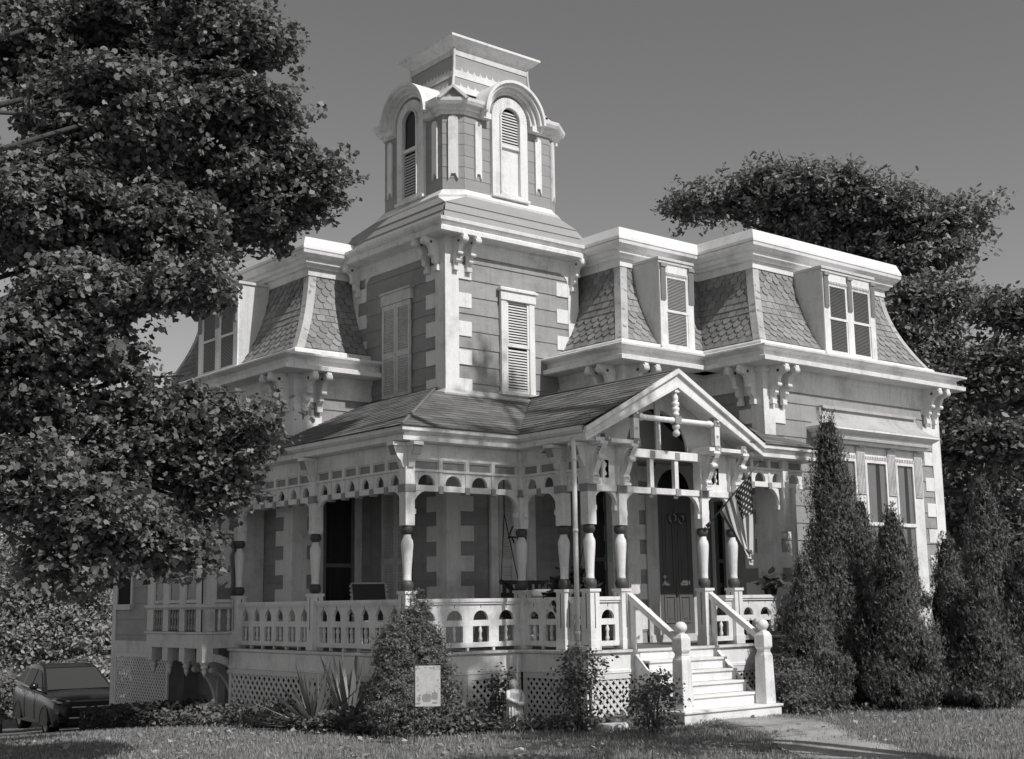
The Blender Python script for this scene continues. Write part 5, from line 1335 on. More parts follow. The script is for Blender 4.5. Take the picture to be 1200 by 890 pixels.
def stone_slabs():
    for px, py, w, lab in ((718, 852, .26, 'flat pale stone slab lying on the bed beside the rose bush'), (590, 861, .16, 'small flat stone at the foot of the statue')):
        o = at(px, py, 17.3); o.z = gz(o.x, o.y); m = MB(); n = 7
        pl = [(w * (1 + .15 * sin(i * 3.1)) * cos(2 * pi * i / n), .6 * w * (1 + .2 * cos(i * 2.3)) * sin(2 * pi * i / n)) for i in range(n)]
        vs = [o + Vector((a, b, .06)) for a, b in pl] + [o + Vector((a * 1.05, b * 1.05, -.02)) for a, b in pl]
        m.mesh(vs, [tuple(range(n))] + [(i, i + n, (i + 1) % n + n, (i + 1) % n) for i in range(n)]); tag(m.build('garden_stone', 'stone', None, origin=o, bevel=.01), lab, 'stone')
stone_slabs()

def car():
    c = at(78, 845, 33.6); c.z = gz(c.x, c.y); az = radians(186.5)
    fx = Vector((sin(az), cos(az), 0)); fy = Z.cross(fx)
    P = lambda x, y, z: c + fx * x + fy * y + Z * z
    r = tag(empty('parked_car', c), 'dark compact sport utility car parked on the grass left of the house', 'car')
    st = [(2.30, .60, .40, .70), (2.24, .78, .30, .84), (2.05, .87, .23, .93), (1.75, .90, .22, .985), (1.38, .915, .22, 1.02), (1.0, .915, .22, 1.05), (.4, .915, .22, 1.07), (-.4, .915, .22, 1.09), (-1.0, .92, .22, 1.11), (-1.4, .92, .23, 1.12), (-1.85, .90, .25, 1.13), (-2.15, .86, .32, 1.10), (-2.26, .74, .42, 1.0)]
    b = MB(); k = 0; rows = []
    for x, w, zb, zs in st:
        half = [(0, zs + .035), (.5 * w, zs + .03), (.86 * w, zs), (.965 * w, zs - .09), (w, zs - .25), (w, .55), (.985 * w, .36), (.95 * w, zb + .02), (.7 * w, zb), (0, zb)]
        rows.append([(x, y, z) for y, z in half] + [(x, -y, z) for y, z in reversed(half[1:-1])])
    n = len(rows[0]); vs = [P(*p) for R_ in rows for p in R_]; fs = []
    for i in range(len(rows) - 1):
        for q in range(n): fs.append((i * n + q, i * n + (q + 1) % n, (i + 1) * n + (q + 1) % n, (i + 1) * n + q))
    fs += [tuple(range(n)), tuple(reversed([(len(rows) - 1) * n + q for q in range(n)]))]
    b.mesh(vs, fs, 0, True)
    prof = [(1.14, 1.03, .86), (.10, 1.59, .65), (-.35, 1.65, .64), (-1.15, 1.64, .62), (-1.75, 1.55, .60), (-2.16, 1.10, .80)]
    vs = [P(x, y, z) for x, z, y in prof] + [P(x, -y, z) for x, z, y in prof]; m = len(prof)
    b.mesh(vs, [(i, i + 1, m + i + 1, m + i) for i in range(m - 1)] + [tuple(range(m - 1, -1, -1)), tuple(range(m, 2 * m))])
    body = b.build('body', 'carpaint', r, bevel=.055); body.modifiers[0].segments = 3; body.modifiers[0].angle_limit = radians(20); body.data.polygons.foreach_set('use_smooth', [True] * len(body.data.polygons))
    def pane(name, q, par=None):
        g = MB(); g.poly([P(*v) for v in q]); g.build(name, 'black' if name == 'side_window' else 'carglass', par or r)
    L = lambda a, b_, t: tuple(a[i] + (b_[i] - a[i]) * t for i in range(3))
    A, B = (1.14, .86, 1.03), (.10, .65, 1.59)
    a1, b1 = L(A, B, .08), L(A, B, .93); e = .012
    pane('windshield', [(a1[0] + e, -a1[1] + .07, a1[2] + e), (a1[0] + e, a1[1] - .07, a1[2] + e), (b1[0] + e, b1[1] - .05, b1[2] + e), (b1[0] + e, -b1[1] + .05, b1[2] + e)])
    pane('rear_window', [(-2.06 - e, .66, 1.18 + e), (-2.06 - e, -.66, 1.18 + e), (-1.78 - e, -.52, 1.52 + e), (-1.78 - e, .52, 1.52 + e)])
    for s in (1, -1):
        for q in ([(.86, 1.12), (.16, 1.48), (-.20, 1.54), (-.22, 1.13)], [(-.30, 1.13), (-.28, 1.545), (-1.05, 1.555), (-1.12, 1.15)], [(-1.2, 1.155), (-1.13, 1.555), (-1.5, 1.53), (-1.82, 1.19)]):
            yy = lambda z: .86 - (z - 1.05) * .385 + .012
            pane('side_window', [(x, s * yy(z), z) for x, z in q])
        for x in (1.38, -1.34):
            a = MB(); 
            cc = P(x, s * .60, .34)
            a.lathe(cc, [(0, .30), (0, .33), (.03, .345), (.24, .345), (.275, .33), (.275, .235), (.255, .23)], 24, ax=fy * s); w = a.build('wheel', 'tyre', r)
            h = MB(); h.lathe(P(x, s * .86, .34), [(0, .235), (.008, .235), (.004, .205), (-.04, .20)], 20, ax=fy * s)
            for j in range(5):
                t = 2 * pi * j / 5; v = fx * cos(t) + Z * sin(t); u = fx * -sin(t) + Z * cos(t); o = P(x, s * .866, .34)
                h.mesh([o + v * .03 + u * .03, o + v * .21 + u * .045, o + v * .21 - u * .045, o + v * .03 - u * .03], [(0, 1, 2, 3)])
            h.lathe(P(x, s * .862, .34), [(0, .05), (.012, .045)], 10, ax=fy * s); h.build('rim', 'rim', w)
            ar = MB(); R0 = 14
            pts = [P(x + .40 * cos(pi * i / R0), s * .90, .30 + .42 * sin(pi * i / R0)) for i in range(R0 + 1)]
            ar.tube(pts, .035, 6); dk_ = MB(); ar.mesh([P(x + .385 * cos(pi * i / R0), s * .922, .26 + .42 * sin(pi * i / R0)) for i in range(R0 + 1)], [tuple(range(R0 + 1))]); ar.build('wheel_arch', 'black', r)
        mi = MB(); mi.lathe(P(.62, s * .90, 1.16), [(0, .05), (.05, .085), (.16, .085), (.20, .05)], 10, ax=fy * s); mi.build('side_mirror', 'carpaint', r)
        hl = MB(); hl.mesh([P(2.22, s * .50, .80), P(2.16, s * .79, .82), P(1.90, s * .875, .90), P(2.0, s * .84, .96), P(2.20, s * .50, .875)], [(0, 1, 2, 3, 4)]); 
        for v in range(len(hl.v)): hl.v[v] = tuple(Vector(hl.v[v]) + fx * .035 + fy * s * .02)
        hl.build('headlight', 'lamp', r)
        for x in (.05, -.95): d_ = MB(); d_.tube([P(x, s * .935, .98), P(x - .2, s * .935, .985)], .014, 6); d_.build('door_handle', 'chrome', r)
        tr = MB(); tr.tube([P(.95, s * .905, 1.075), P(-.4, s * .90, 1.105), P(-1.85, s * .84, 1.16)], .012, 6); tr.build('window_trim', 'chrome', r)
        for x in (.42, -.62): l = MB(); l.tube([P(x, s * .921, 1.02), P(x - .02, s * .928, .6), P(x, s * .91, .34)], .006, 5); l.build('door_seam', 'black', r)
    g = MB(); g.mesh([P(2.33, -.48, .60), P(2.33, .48, .60), P(2.29, .52, .84), P(2.29, -.52, .84)], [(0, 1, 2, 3)]); g.mesh([P(2.33, -.6, .30), P(2.33, .6, .30), P(2.345, .55, .46), P(2.345, -.55, .46)], [(0, 1, 2, 3)]); g.build('grille', 'black', r)
    q = MB(); q.tube([P(2.34, -.5, .72), P(2.36, 0, .715), P(2.34, .5, .72)], .016, 6); q.tube([P(2.30, -.55, .47), P(2.37, 0, .465), P(2.30, .55, .47)], .018, 6); q.build('bumper_trim', 'chrome', r)
    pl = MB(); pl.mesh([P(2.365, -.22, .52), P(2.365, .22, .52), P(2.36, .22, .64), P(2.36, -.22, .64)], [(0, 1, 2, 3)]); pl.build('front_plate', 'flash', r)
    for s in (-1, 1): rl = MB(); rl.tube([P(.0, s * .60, 1.64), P(-.2, s * .60, 1.685), P(-1.3, s * .58, 1.69), P(-1.5, s * .57, 1.64)], .016, 6); rl.build('roof_rail', 'black', r)
gm = mat('car_glass', .05, .06, .05, 3, spec=.7, fine=.01); M['carglass'] = gm
car()
# ================================================================== GROUND, PLANTS, SKY
def ground():
    xs = np.unique(np.concatenate([np.linspace(-600, -30, 10), np.linspace(-30, 60, 91), np.linspace(60, 900, 12)]))
    ys = np.unique(np.concatenate([np.linspace(-300, -10, 8), np.linspace(-10, 60, 71), np.linspace(60, 1200, 14)]))
    vs = [(x, y, gz(x, y) + (.015 * sin(x * 1.7) * cos(y * 1.3) if abs(x) < 60 and y < 60 else 0) - .01) for y in ys for x in xs]
    n = len(xs); fs = [(j * n + i, j * n + i + 1, (j + 1) * n + i + 1, (j + 1) * n + i) for j in range(len(ys) - 1) for i in range(n - 1)]
    me = bpy.data.meshes.new('ground'); me.from_pydata(vs, [], fs); me.materials.append(M['lawn']); me.polygons.foreach_set('use_smooth', [True] * len(fs))
    o = bpy.data.objects.new('ground', me); COL.objects.link(o); tag(o, kind='structure')
ground()
def sheet(name, left, right, m, dz, kind='structure', wob=.05, sub=10):
    """strip between two polylines that follows the ground"""
    def res(pl):
        out = []
        for i in range(len(pl) - 1):
            for k in range(sub):
                t = k / sub; out.append((pl[i][0] + (pl[i + 1][0] - pl[i][0]) * t, pl[i][1] + (pl[i + 1][1] - pl[i][1]) * t))
        return out + [pl[-1]]
    A, B = res(left), res(right); mb = MB(); K = 6; g = []
    for i, (a, b) in enumerate(zip(A, B)):
        a = (a[0] + random.uniform(-wob, wob), a[1] + random.uniform(-wob, wob)); b = (b[0] + random.uniform(-wob, wob), b[1] + random.uniform(-wob, wob))
        g.append([Vector((a[0] + (b[0] - a[0]) * k / K, a[1] + (b[1] - a[1]) * k / K, 0)) for k in range(K + 1)])
    for row in g:
        for p in row: p.z = gz(p.x, p.y) + (.015 * sin(p.x * 1.7) * cos(p.y * 1.3)) - .01 + dz
    for i in range(len(g) - 1):
        for k in range(K): mb.poly([g[i][k], g[i][k + 1], g[i + 1][k + 1], g[i + 1][k]])
    return tag(mb.build(name, m), kind=kind)
PATH_L = [(13.9, 12.5), (13.3, 11.7), (12.9, 10.9), (11.8, 9.7), (10.9, 8.4)]; PATH_R = [(15.1, 12.5), (14.9, 11.5), (14.0, 10.3), (12.8, 8.9), (11.9, 7.6)]
sheet('path', PATH_L, PATH_R, 'path', .03, wob=.045, sub=10)
BED_A = [(9.3, 21.5), (9.3, 18), (9.25, 15.5), (9.9, 14.0), (11.2, 13.55), (12.3, 13.0), (13.25, 12.55)]
BED_B = [(10.4, 21.5), (10.6, 18), (10.7, 15.5), (11.0, 15.1), (12.0, 15.0), (12.7, 13.9), (13.3, 13.6)]
sheet('flower_bed', BED_A, BED_B, 'soil', .018); sheet('flower_bed', [(15.3, 12.75), (17.5, 12.0), (21, 11.6)], [(15.3, 13.8), (17.5, 13.9), (21, 13.95)], 'soil', .018)

def in_strip(P, A, B):
    """rough test: is the point between two polylines given from one end to the other"""
    poly = A + B[::-1]; x, y = P[:, 0], P[:, 1]; ins = np.zeros(len(P), bool); j = len(poly) - 1
    for i in range(len(poly)):
        xi, yi = poly[i]; xj, yj = poly[j]
        c = ((yi > y) != (yj > y)) & (x < (xj - xi) * (y - yi) / (yj - yi + 1e-12) + xi); ins ^= c; j = i
    return ins
def grass():
    n = 260000
    P = np.column_stack([rng.uniform(3.2, 21, n), rng.uniform(7, 22, n)])
    d = np.hypot(P[:, 0], P[:, 1]); az = np.degrees(np.arctan2(P[:, 0], P[:, 1]))
    keep = (d > 11.5) & (d < 24) & (az > 16) & (az < 64) & (rng.random(n) < np.clip(1.25 - (d - 12) / 16, .25, 1))
    keep &= ~((P[:, 0] > 9.6) & (P[:, 1] > 14.2)); keep &= ~((P[:, 0] > 13.0) & (P[:, 1] > 13.0))
    pth = in_strip(P, PATH_L, PATH_R); keep &= ~(pth & (rng.random(n) < .42 + .5 * np.sin(P[:, 0] * 2.3 + P[:, 1] * 1.1) * np.sin(P[:, 1] * 2.9))); keep &= ~(in_strip(P, BED_A, BED_B) & (rng.random(n) < .9))
    patch = np.sin(P[:, 0] * 2.1 + 1.3 * np.sin(P[:, 1] * 1.7)) * np.sin(P[:, 1] * 2.7 + P[:, 0]); keep &= rng.random(n) < .62 + .38 * patch
    P = P[keep]
    e = []
    for pl in (PATH_L, PATH_R):
        for i in range(len(pl) - 1):
            k = 1500; t = rng.random((k, 1)); e.append(np.array(pl[i]) + (np.array(pl[i + 1]) - np.array(pl[i])) * t + rng.normal(size=(k, 2)) * .10)
    P = np.vstack([P] + e); n = len(P)
    z = np.array([gz(x, y) for x, y in P]) - .012
    C = np.column_stack([P, z]); az = rng.random(n) * 2 * pi; tl = rng.random(n) * .7
    D = np.column_stack([np.cos(az) * tl, np.sin(az) * tl, np.ones(n)]); D /= np.linalg.norm(D, axis=1, keepdims=True)
    o = leaves('grass', C, np.cross(D, rng.normal(size=(n, 3))), rng.uniform(.025, .07, n), [(-.13, 0), (.13, 0), (.05, .6), (-.02, 1), (-.09, .55)], 'grass', dirs=D, fold=.1)
    tag(o, kind='stuff')
grass()
def fallen():
    n = 420; P = np.column_stack([rng.uniform(4, 18, n), rng.uniform(8, 18, n)]); P = P[~((P[:, 0] > 9.6) & (P[:, 1] > 13.6))]; n = len(P)
    z = np.array([gz(x, y) for x, y in P]) + rng.uniform(.02, .05, n)
    tag(leaves('fallen_leaves', np.column_stack([P, z]), np.array([0, 0, 1.]) + rng.normal(size=(n, 3)) * .35, rng.uniform(.04, .09, n), MAPLE, 'yuccadry'), kind='stuff')
    n = 5000; c = np.column_stack([rng.uniform(4, 18, 160), rng.uniform(8, 18, 160)]); P = c[rng.integers(0, 160, n)] + rng.normal(size=(n, 2)) * .14; P = P[~((P[:, 0] > 9.4) & (P[:, 1] > 13.6))]; n = len(P)
    z = np.array([gz(x, y) for x, y in P]) + rng.uniform(.01, .07, n)
    tag(leaves('lawn_weeds', np.column_stack([P, z]), np.array([0, 0, 1.]) + rng.normal(size=(n, 3)) * .5, rng.uniform(.03, .06, n), OVAL, 'grass'), kind='stuff')
fallen()
def cover():
    n = 13000; A, B = BED_A, BED_B
    P = np.column_stack([rng.uniform(8.8, 13.4, n * 6), rng.uniform(12.4, 21.5, n * 6)]); P = P[in_strip(P, A, B)][:n]
    n = len(P); lump = .13 + .26 * np.abs(np.sin(P[:, 0] * 3.1 + P[:, 1] * 1.3) * np.cos(P[:, 1] * 2.3 - P[:, 0])); lump *= np.where(P[:, 0] > 11.4, .45, 1)
    z = np.array([gz(x, y) for x, y in P]) + rng.random(n) * lump
    o = leaves('ground_cover', np.column_stack([P, z]), np.array([0, -.35, 1.]) + rng.normal(size=(n, 3)) * .55, rng.uniform(.05, .11, n), OVAL, 'cover'); tag(o, kind='stuff')
    m = 2500; P = np.column_stack([rng.uniform(15.4, 21, m), rng.uniform(11.9, 13.2, m)]); z = rng.random(m) * .12
    o = leaves('ground_cover', np.column_stack([P, z]), np.array([0, -.35, 1.]) + rng.normal(size=(m, 3)) * .6, rng.uniform(.04, .09, m), OVAL, 'cover'); tag(o, kind='stuff')
    m = 3000; P = np.column_stack([rng.uniform(9.2, 10.4, m), rng.uniform(20.5, 24.8, m)]); P = P[P[:, 0] / P[:, 1] > .398]; m = len(P); z = np.array([gz(x, y) for x, y in P]) + rng.random(m) * .42
    o = leaves('ground_cover', np.column_stack([P, z]), np.array([0, -.35, 1.]) + rng.normal(size=(m, 3)) * .6, rng.uniform(.06, .12, m), OVAL, 'fern'); tag(o, kind='stuff')
cover()

def shrub(name, label, base, blobs, n, per, sig, size, tmpl, m, group=None, cat='shrub', shell=.5, stems=6, flowers=0):
    r = tag(empty(name, base), label, cat, group)
    B = [((base.x + b[0], base.y + b[1], base.z + b[2]), (b[3], b[4] if len(b) > 4 else b[3], b[5] if len(b) > 5 else b[3])) for b in blobs]
    P, nr = crown_points(B, n, per, sig, shell); P[:, 2] = np.maximum(P[:, 2], base.z + .02)
    leaves('foliage', P, nr, size * rng.uniform(.7, 1.25, len(P)), tmpl, m, r)
    s = MB()
    for i in range(stems):
        c = Vector(B[i % len(B)][0]) + Vector((random.uniform(-.5, .5) * B[i % len(B)][1][0], random.uniform(-.5, .5) * B[i % len(B)][1][1], .3 * B[i % len(B)][1][2])); b0 = base + Vector((random.uniform(-.1, .1), random.uniform(-.1, .1), -.05))
        s.tube([b0, b0.lerp(c, .5) + Vector((random.uniform(-.05, .05), 0, .05)), c], [.014, .01, .004], 5)
    s.build('stems', 'stem', r)
    if flowers:
        q = P[rng.choice(len(P), flowers)] + rng.normal(size=(flowers, 3)) * .03; leaves('blossom', np.repeat(q, 5, 0) + rng.normal(size=(flowers * 5, 3)) * .015, unit(flowers * 5), .045, OVAL, 'flower', r)
    return r
def conifer(label, px, d, top, rad, n=18000, m='cedar', by=822, name='arborvitae', group='arborvitae beside the house', pw=.64, tilt=0.):
    base = at(px + 9, by, d); base.z = gz(base.x, base.y) - .02; h = at(px, top, d).z - base.z
    r = tag(empty(name, base), label, 'evergreen', group)
    ph = rng.random(6) * 6.28
    def R(t, a): 
        prof = np.minimum(1., (t + .03) / .14) ** .6 * (1 - .99 * t) ** pw * 1.1
        return rad * prof * (1 + .16 * np.sin(3 * a + ph[0] + 9 * t) + .12 * np.sin(5 * a + ph[1] - 17 * t) + .08 * np.sin(23 * t + ph[2] + 2 * a))
    n = int(n * (h / 3) * (rad / .6))
    t = 1 - np.sqrt(rng.random(n)) * .985; t = np.where(rng.random(n) < .25, rng.random(n) * .97, t); a = rng.random(n) * 2 * pi
    # sprays gathered into upright plumes
    k = int(n / 18); kt = 1 - np.sqrt(rng.random(k)) * .97; ka = rng.random(k) * 2 * pi; ii = rng.integers(0, k, n)
    t = np.clip(kt[ii] + rng.normal(size=n) * .018, 0, .995); a = ka[ii] + rng.normal(size=n) * .12 / (1.05 - t)
    rr = R(kt[ii], ka[ii]) * (.70 + .36 * rng.random(k))[ii] * (.86 + .22 * rng.random(n))
    P = np.column_stack([base.x + np.cos(a) * rr + tilt * t * h, base.y + np.sin(a) * rr, base.z + t * h + .05 * rng.random(n)])
    nr = np.column_stack([np.cos(a), np.sin(a), rng.normal(size=n) * .3]) + rng.normal(size=(n, 3)) * .55
    D = np.column_stack([np.cos(a) * .45, np.sin(a) * .45, np.ones(n)]) + rng.normal(size=(n, 3)) * .3
    leaves('foliage', P, nr, rng.uniform(.05, .095, n), SPRAY, m, r, dirs=D)
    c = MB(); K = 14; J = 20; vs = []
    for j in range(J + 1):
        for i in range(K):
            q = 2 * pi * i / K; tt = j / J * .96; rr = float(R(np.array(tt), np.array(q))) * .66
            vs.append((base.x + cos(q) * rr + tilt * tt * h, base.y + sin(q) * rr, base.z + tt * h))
    c.mesh(vs, [(j * K + i, j * K + (i + 1) % K, (j + 1) * K + (i + 1) % K, (j + 1) * K + i) for j in range(J) for i in range(K)]); c.build('dark_core', 'cedarcore', r)  # solid near-black core blocks see-through, standing in for the shaded inside
    tk = MB(); tk.tube([base - Z * .1, base + Z * h * .5], [.06, .03], 6); tk.build('trunk', 'bark', r)
for q in (('tallest dark arborvitae, right of the porch steps', 979, 20.4, 474, .64, 19000, 'cedar', 822, 'arborvitae', 'arborvitae beside the house', .56), ('short round arborvitae in front of the tallest one, nearest the porch steps', 940, 19.6, 652, .60),
          ('arborvitae half hidden between the tallest one and the window', 1012, 20.6, 575, .50), ('pointed arborvitae standing before the tall windows', 1048, 19.6, 588, .60),
          ('arborvitae nearest the right corner of the house', 1112, 20.3, 622, .50), ('pointed arborvitae rising behind the right hand clump', 1160, 22.0, 552, .68),
          ('broad low arborvitae in front of the right hand clump', 1148, 19.8, 668, .62), ('arborvitae at the right edge of the clump, beside the lawn', 1203, 21.5, 640, .62)):
    conifer(*q)

def P0(px, py, d): 
    v = at(px, py, d); v.z = gz(v.x, v.y) - .02; return v
shrub('juniper_bush', 'large ragged juniper bush growing before the porch corner', P0(478, 858, 16.9), [(0, 0, .5, .50, .45, .5), (-.20, -.1, .35, .40, .4, .4), (.14, 0, .95, .40, .36, .42), (.02, .02, 1.30, .26, .26, .30), (.16, 0, 1.62, .12, .12, .24), (-.24, 0, 1.08, .20, .24, .34), (.34, -.1, .55, .24, .3, .5), (.30, 0, 1.2, .16, .18, .24)], 2600, 26, .045, .052, SPRAY, 'juniper', shell=.55)
shrub('rose_bush', 'leggy rose bush climbing the lattice below the downspout', P0(680, 846, 17.0), [(0, 0, .40, .34, .25, .42), (.05, .05, .85, .30, .22, .26), (-.2, 0, .65, .2, .2, .2), (.3, .05, .95, .16, .16, .14)], 170, 8, .07, .06, OVAL, 'rose', 'rose bushes before the lattice', stems=10, flowers=6)
shrub('rose_bush', 'small rose bush beside the left newel of the steps', P0(768, 842, 16.6), [(0, 0, .35, .36, .28, .34), (.12, 0, .62, .22, .2, .16), (-.2, 0, .5, .2, .2, .2)], 150, 8, .07, .055, OVAL, 'rose', 'rose bushes before the lattice', stems=9, flowers=3)
shrub('small_shrub', 'thin leafy shrub behind the stone statue', P0(590, 846, 17.9), [(0.05, 0.1, .5, .2, .15, .32), (-.25, 0.1, .2, .2, .15, .2)], 90, 9, .05, .06, OVAL, 'rose', stems=6)
shrub('flowering_shrub', 'leafy shrub with pale blossoms behind the right newel of the steps', P0(895, 822, 20.6), [(.05, .1, 1.05, .40, .3, .42), (.25, .1, 1.35, .34, .28, .28), (-.15, .1, 1.0, .22, .2, .35)], 300, 9, .07, .065, OVAL, 'rose', stems=10, flowers=16)
shrub('low_bush', 'low spreading bush between the steps and the arborvitae', P0(942, 826, 19.4), [(0, 0, .35, .5, .4, .36), (-.25, 0, .55, .3, .3, .26), (.3, -.1, .3, .4, .35, .3), (-.3, -.1, .2, .3, .3, .2)], 1000, 16, .055, .055, SPRAY, 'juniper', stems=6)
def yucca(name, label, c, n, L, m, spread, dry=0):
    r = tag(empty(name, c), label, 'yucca', 'yuccas by the lattice')
    def blades(n, mm, lo, hi, nm):
        az = rng.random(n) * 2 * pi; el = np.radians(rng.uniform(lo, hi, n))
        D = np.column_stack([np.cos(az) * np.cos(el), np.sin(az) * np.cos(el), np.sin(el)]); nr = np.cross(D, np.column_stack([-np.sin(az), np.cos(az), np.zeros(n)]))
        leaves(nm, np.repeat(np.array(c)[None], n, 0) + D * .04, nr, L * rng.uniform(.65, 1.1, n), [(-.03, 0), (.03, 0), (.042, .35), (.028, .7), (0, 1), (-.028, .7), (-.042, .35)], mm, r, dirs=D, fold=.5)
    blades(n, m, spread, 80, 'blades')
    if dry: blades(dry, 'yuccadry', -2, 30, 'dry_blades')
yucca('yucca_plant', 'spiky pale yucca with bleached lower leaves before the lattice', P0(368, 858, 18.0) + Z * .05, 50, .85, 'yucca', 12, 26)
yucca('yucca_plant', 'darker upright yucca close to the juniper bush', P0(408, 855, 18.2) + Z * .05, 34, 1.0, 'yucca', 40)

# ---- trees
def tree(name, label, base, blobs, n, per, sig, size, tmpl, m, group, shell=.5, tr=.25, limbs=True, up=.5):
    r = tag(empty(name, base), label, 'tree', group)
    P, nr = bough_points(blobs, n, per[0], per[1], per[2], sig, shell, per[3])
    leaves('crown', P, nr, size * rng.uniform(.55, 1.35, len(P)), tmpl, m, r)
    if len(per) > 4: tr0, ls = tr, per[4]
    else: ls = 1.
    t = MB(); cen = sum((Vector(b[0]) for b in blobs), Vector()) / len(blobs); lowz = min(b[0][2] - b[1][2] for b in blobs); H = max(b[0][2] for b in blobs) - base.z
    top = Vector((base.x + (cen.x - base.x) * .55, base.y + (cen.y - base.y) * .55, base.z + H * .9)); mid = base.lerp(top, .4) + Vector((random.uniform(-.3, .3), random.uniform(-.3, .3), 0)) * tr * 4
    t.tube([base - Z * .3, base + Z * .4, mid, base.lerp(top, .75), top], [tr * 1.5, tr * 1.1, tr * .85, tr * .5, tr * .12], 12); t.build('trunk', 'bark', r)
    if limbs:
        for i, b in enumerate(blobs):
            c = Vector(b[0]); z0 = max(base.z + H * .22, min(c.z - .35 * (c - base).xy.length, base.z + H * .85)); f = (z0 - base.z) / (H * .9)
            s = base.lerp(top, f) if f > .4 else base.lerp(mid, f / .4)
            l = MB(); mm = s.lerp(c, .5) + Vector((random.uniform(-.4, .4), random.uniform(-.4, .4), random.uniform(.1, .6))) * min(1, tr * 3)
            k = max(b[1]); l.tube([s, mm, c, c + (c - mm) * .12 * k / max((c - mm).length, .1)], [tr * .30 * ls, tr * .18 * ls, tr * .09 * ls, tr * .03 * ls], 7)
            for q in range(5):
                e = c + Vector(unit(1)[0]) * k * .5 + Z * .1 * k; a = mm.lerp(c, random.uniform(.3, 1)); l.tube([a, a.lerp(e, .5) + Z * .1 * k, e], [tr * .11, tr * .07, tr * .02], 5)
            l.build('limb', 'bark', r)
    return r
def blob(px, py, d, rx, ry, rd=None):
    k = d / FPX; return (tuple(at(px, py, d)), ((rx * k + (rd or rx * k)) / 2, (rx * k + (rd or rx * k)) / 2, ry * k))
mb_ = [(40, 40, 15, 140, 95), (185, 20, 15, 115, 75), (280, 55, 15, 48, 55), (262, 125, 15, 62, 52), (330, 198, 15.6, 46, 32), (345, 230, 15.6, 34, 30), (130, 140, 14.2, 120, 90), (265, 205, 15.2, 60, 52), (290, 265, 15.6, 62, 26), (170, 260, 14, 74, 62),
       (40, 250, 13.6, 115, 100), (205, 330, 14, 34, 36), (110, 345, 13.6, 78, 50), (20, 400, 13.2, 85, 62), (95, 420, 13.6, 60, 34), (30, 480, 13.2, 46, 34), (190, 480, 14, 46, 26), (270, 498, 14.4, 36, 24), (235, 540, 14.4, 44, 26), (160, 530, 14, 42, 28), (250, 580, 14.4, 22, 20), (160, 632, 13.6, 46, 20), (205, 640, 14, 20, 15), (20, 548, 13, 46, 22), (68, 585, 13, 40, 18), (116, 608, 13.2, 40, 20), (78, 660, 13, 20, 26)]
tree('maple_tree', 'large leafy maple whose branches hang over the left of the house', Vector((1.2, 13.5, 0)), [blob(*b, rd=1.1) for b in mb_] + [((10.7, 11.4, 12.1), (1.3, 1.3, 1.9)), ((10.5, 11.0, 13.2), (1.5, 1.3, 1.4)), ((10.8, 11.6, 11.9), (1.3, 1.2, 1.7))], 1500, (19, 12, .36, .75, .42), .055, .064, MAPLE, 'maple', 'garden trees', shell=.25, tr=.34)  # last three boughs are unseen overhead, added to shade the side bay
lb = [(826, 243, 40, 36, 22), (866, 230, 40, 40, 26), (912, 214, 40, 46, 30), (958, 220, 40, 44, 32), (1003, 232, 40, 40, 34), (1046, 245, 40, 34, 30), (1082, 262, 40, 34, 22), (1110, 256, 40, 26, 17), (1134, 246, 40, 13, 10), (1090, 300, 40, 32, 34), (1052, 310, 40, 46, 44), (1000, 300, 41, 50, 40), (960, 265, 41, 100, 36), (1108, 350, 39, 34, 24), (1070, 362, 39, 42, 46), (1080, 425, 39, 46, 46), (1050, 480, 40, 54, 50), (1110, 480, 40, 40, 40)]
tree('locust_tree', 'tall feathery tree rising behind the right wing roof', P0(1010, 800, 40), [blob(*b, rd=2.2) for b in lb], 700, (10, 10, .62, .95), .13, .17, FEATHER, 'locust', 'trees behind the house', shell=.35, tr=.35)
rb = [(1190, 365, 33, 12, 30), (1180, 425, 33, 24, 30), (1150, 450, 33, 22, 22), (1125, 520, 33, 40, 44), (1185, 520, 32, 34, 50), (1140, 610, 33, 40, 50), (1195, 660, 32, 44, 70)]
tree('broadleaf_tree', 'loose leafy tree behind the right corner of the house', P0(1170, 790, 33), [blob(*b, rd=1.8) for b in rb], 330, (9, 9, .75, .7), .16, .17, OVAL, 'rtleaf', 'trees behind the house', shell=.4, tr=.22)
rb2 = [(1240, 420, 36, 60, 60), (1250, 540, 36, 70, 90), (1230, 680, 36, 70, 90), (1130, 700, 38, 70, 70), (1210, 470, 38, 60, 60)]
tree('broadleaf_tree', 'dense tree at the right edge beyond the arborvitae', P0(1240, 780, 37), [blob(*b, rd=2.2) for b in rb2], 300, (9, 9, .8, .7), .18, .19, OVAL, 'rtleaf', 'trees behind the house', shell=.5, tr=.25)
for lab, px, d, bl in (('pale round tree behind the parked car', 75, 47, [(70, 700, 47, 70, 60), (30, 745, 46, 60, 50), (115, 745, 46, 60, 50), (75, 640, 47, 50, 45)]),
                       ('pale leafy tree between the car and the rear extension', 165, 50, [(150, 660, 50, 45, 60), (190, 700, 50, 60, 60), (140, 740, 49, 50, 50), (165, 600, 51, 40, 45)]),
                       ('light tree glimpsed through the maple at the left edge', 20, 54, [(20, 660, 54, 60, 60), (-30, 720, 54, 70, 70), (30, 590, 55, 55, 55), (100, 560, 56, 50, 60)]),
                       ('tall pale tree behind the maple boughs', 150, 60, [(110, 520, 60, 50, 45), (160, 560, 60, 60, 60), (60, 530, 60, 60, 50), (200, 620, 60, 60, 70)])):
    tree('background_tree', lab, P0(px, 800, d), [blob(*b, rd=2.6) for b in bl], 380, (11, 12, .9, .7), .17, .16, OVAL, 'bgleaf', 'trees beyond the lawn', shell=.5, tr=.22, limbs=False)
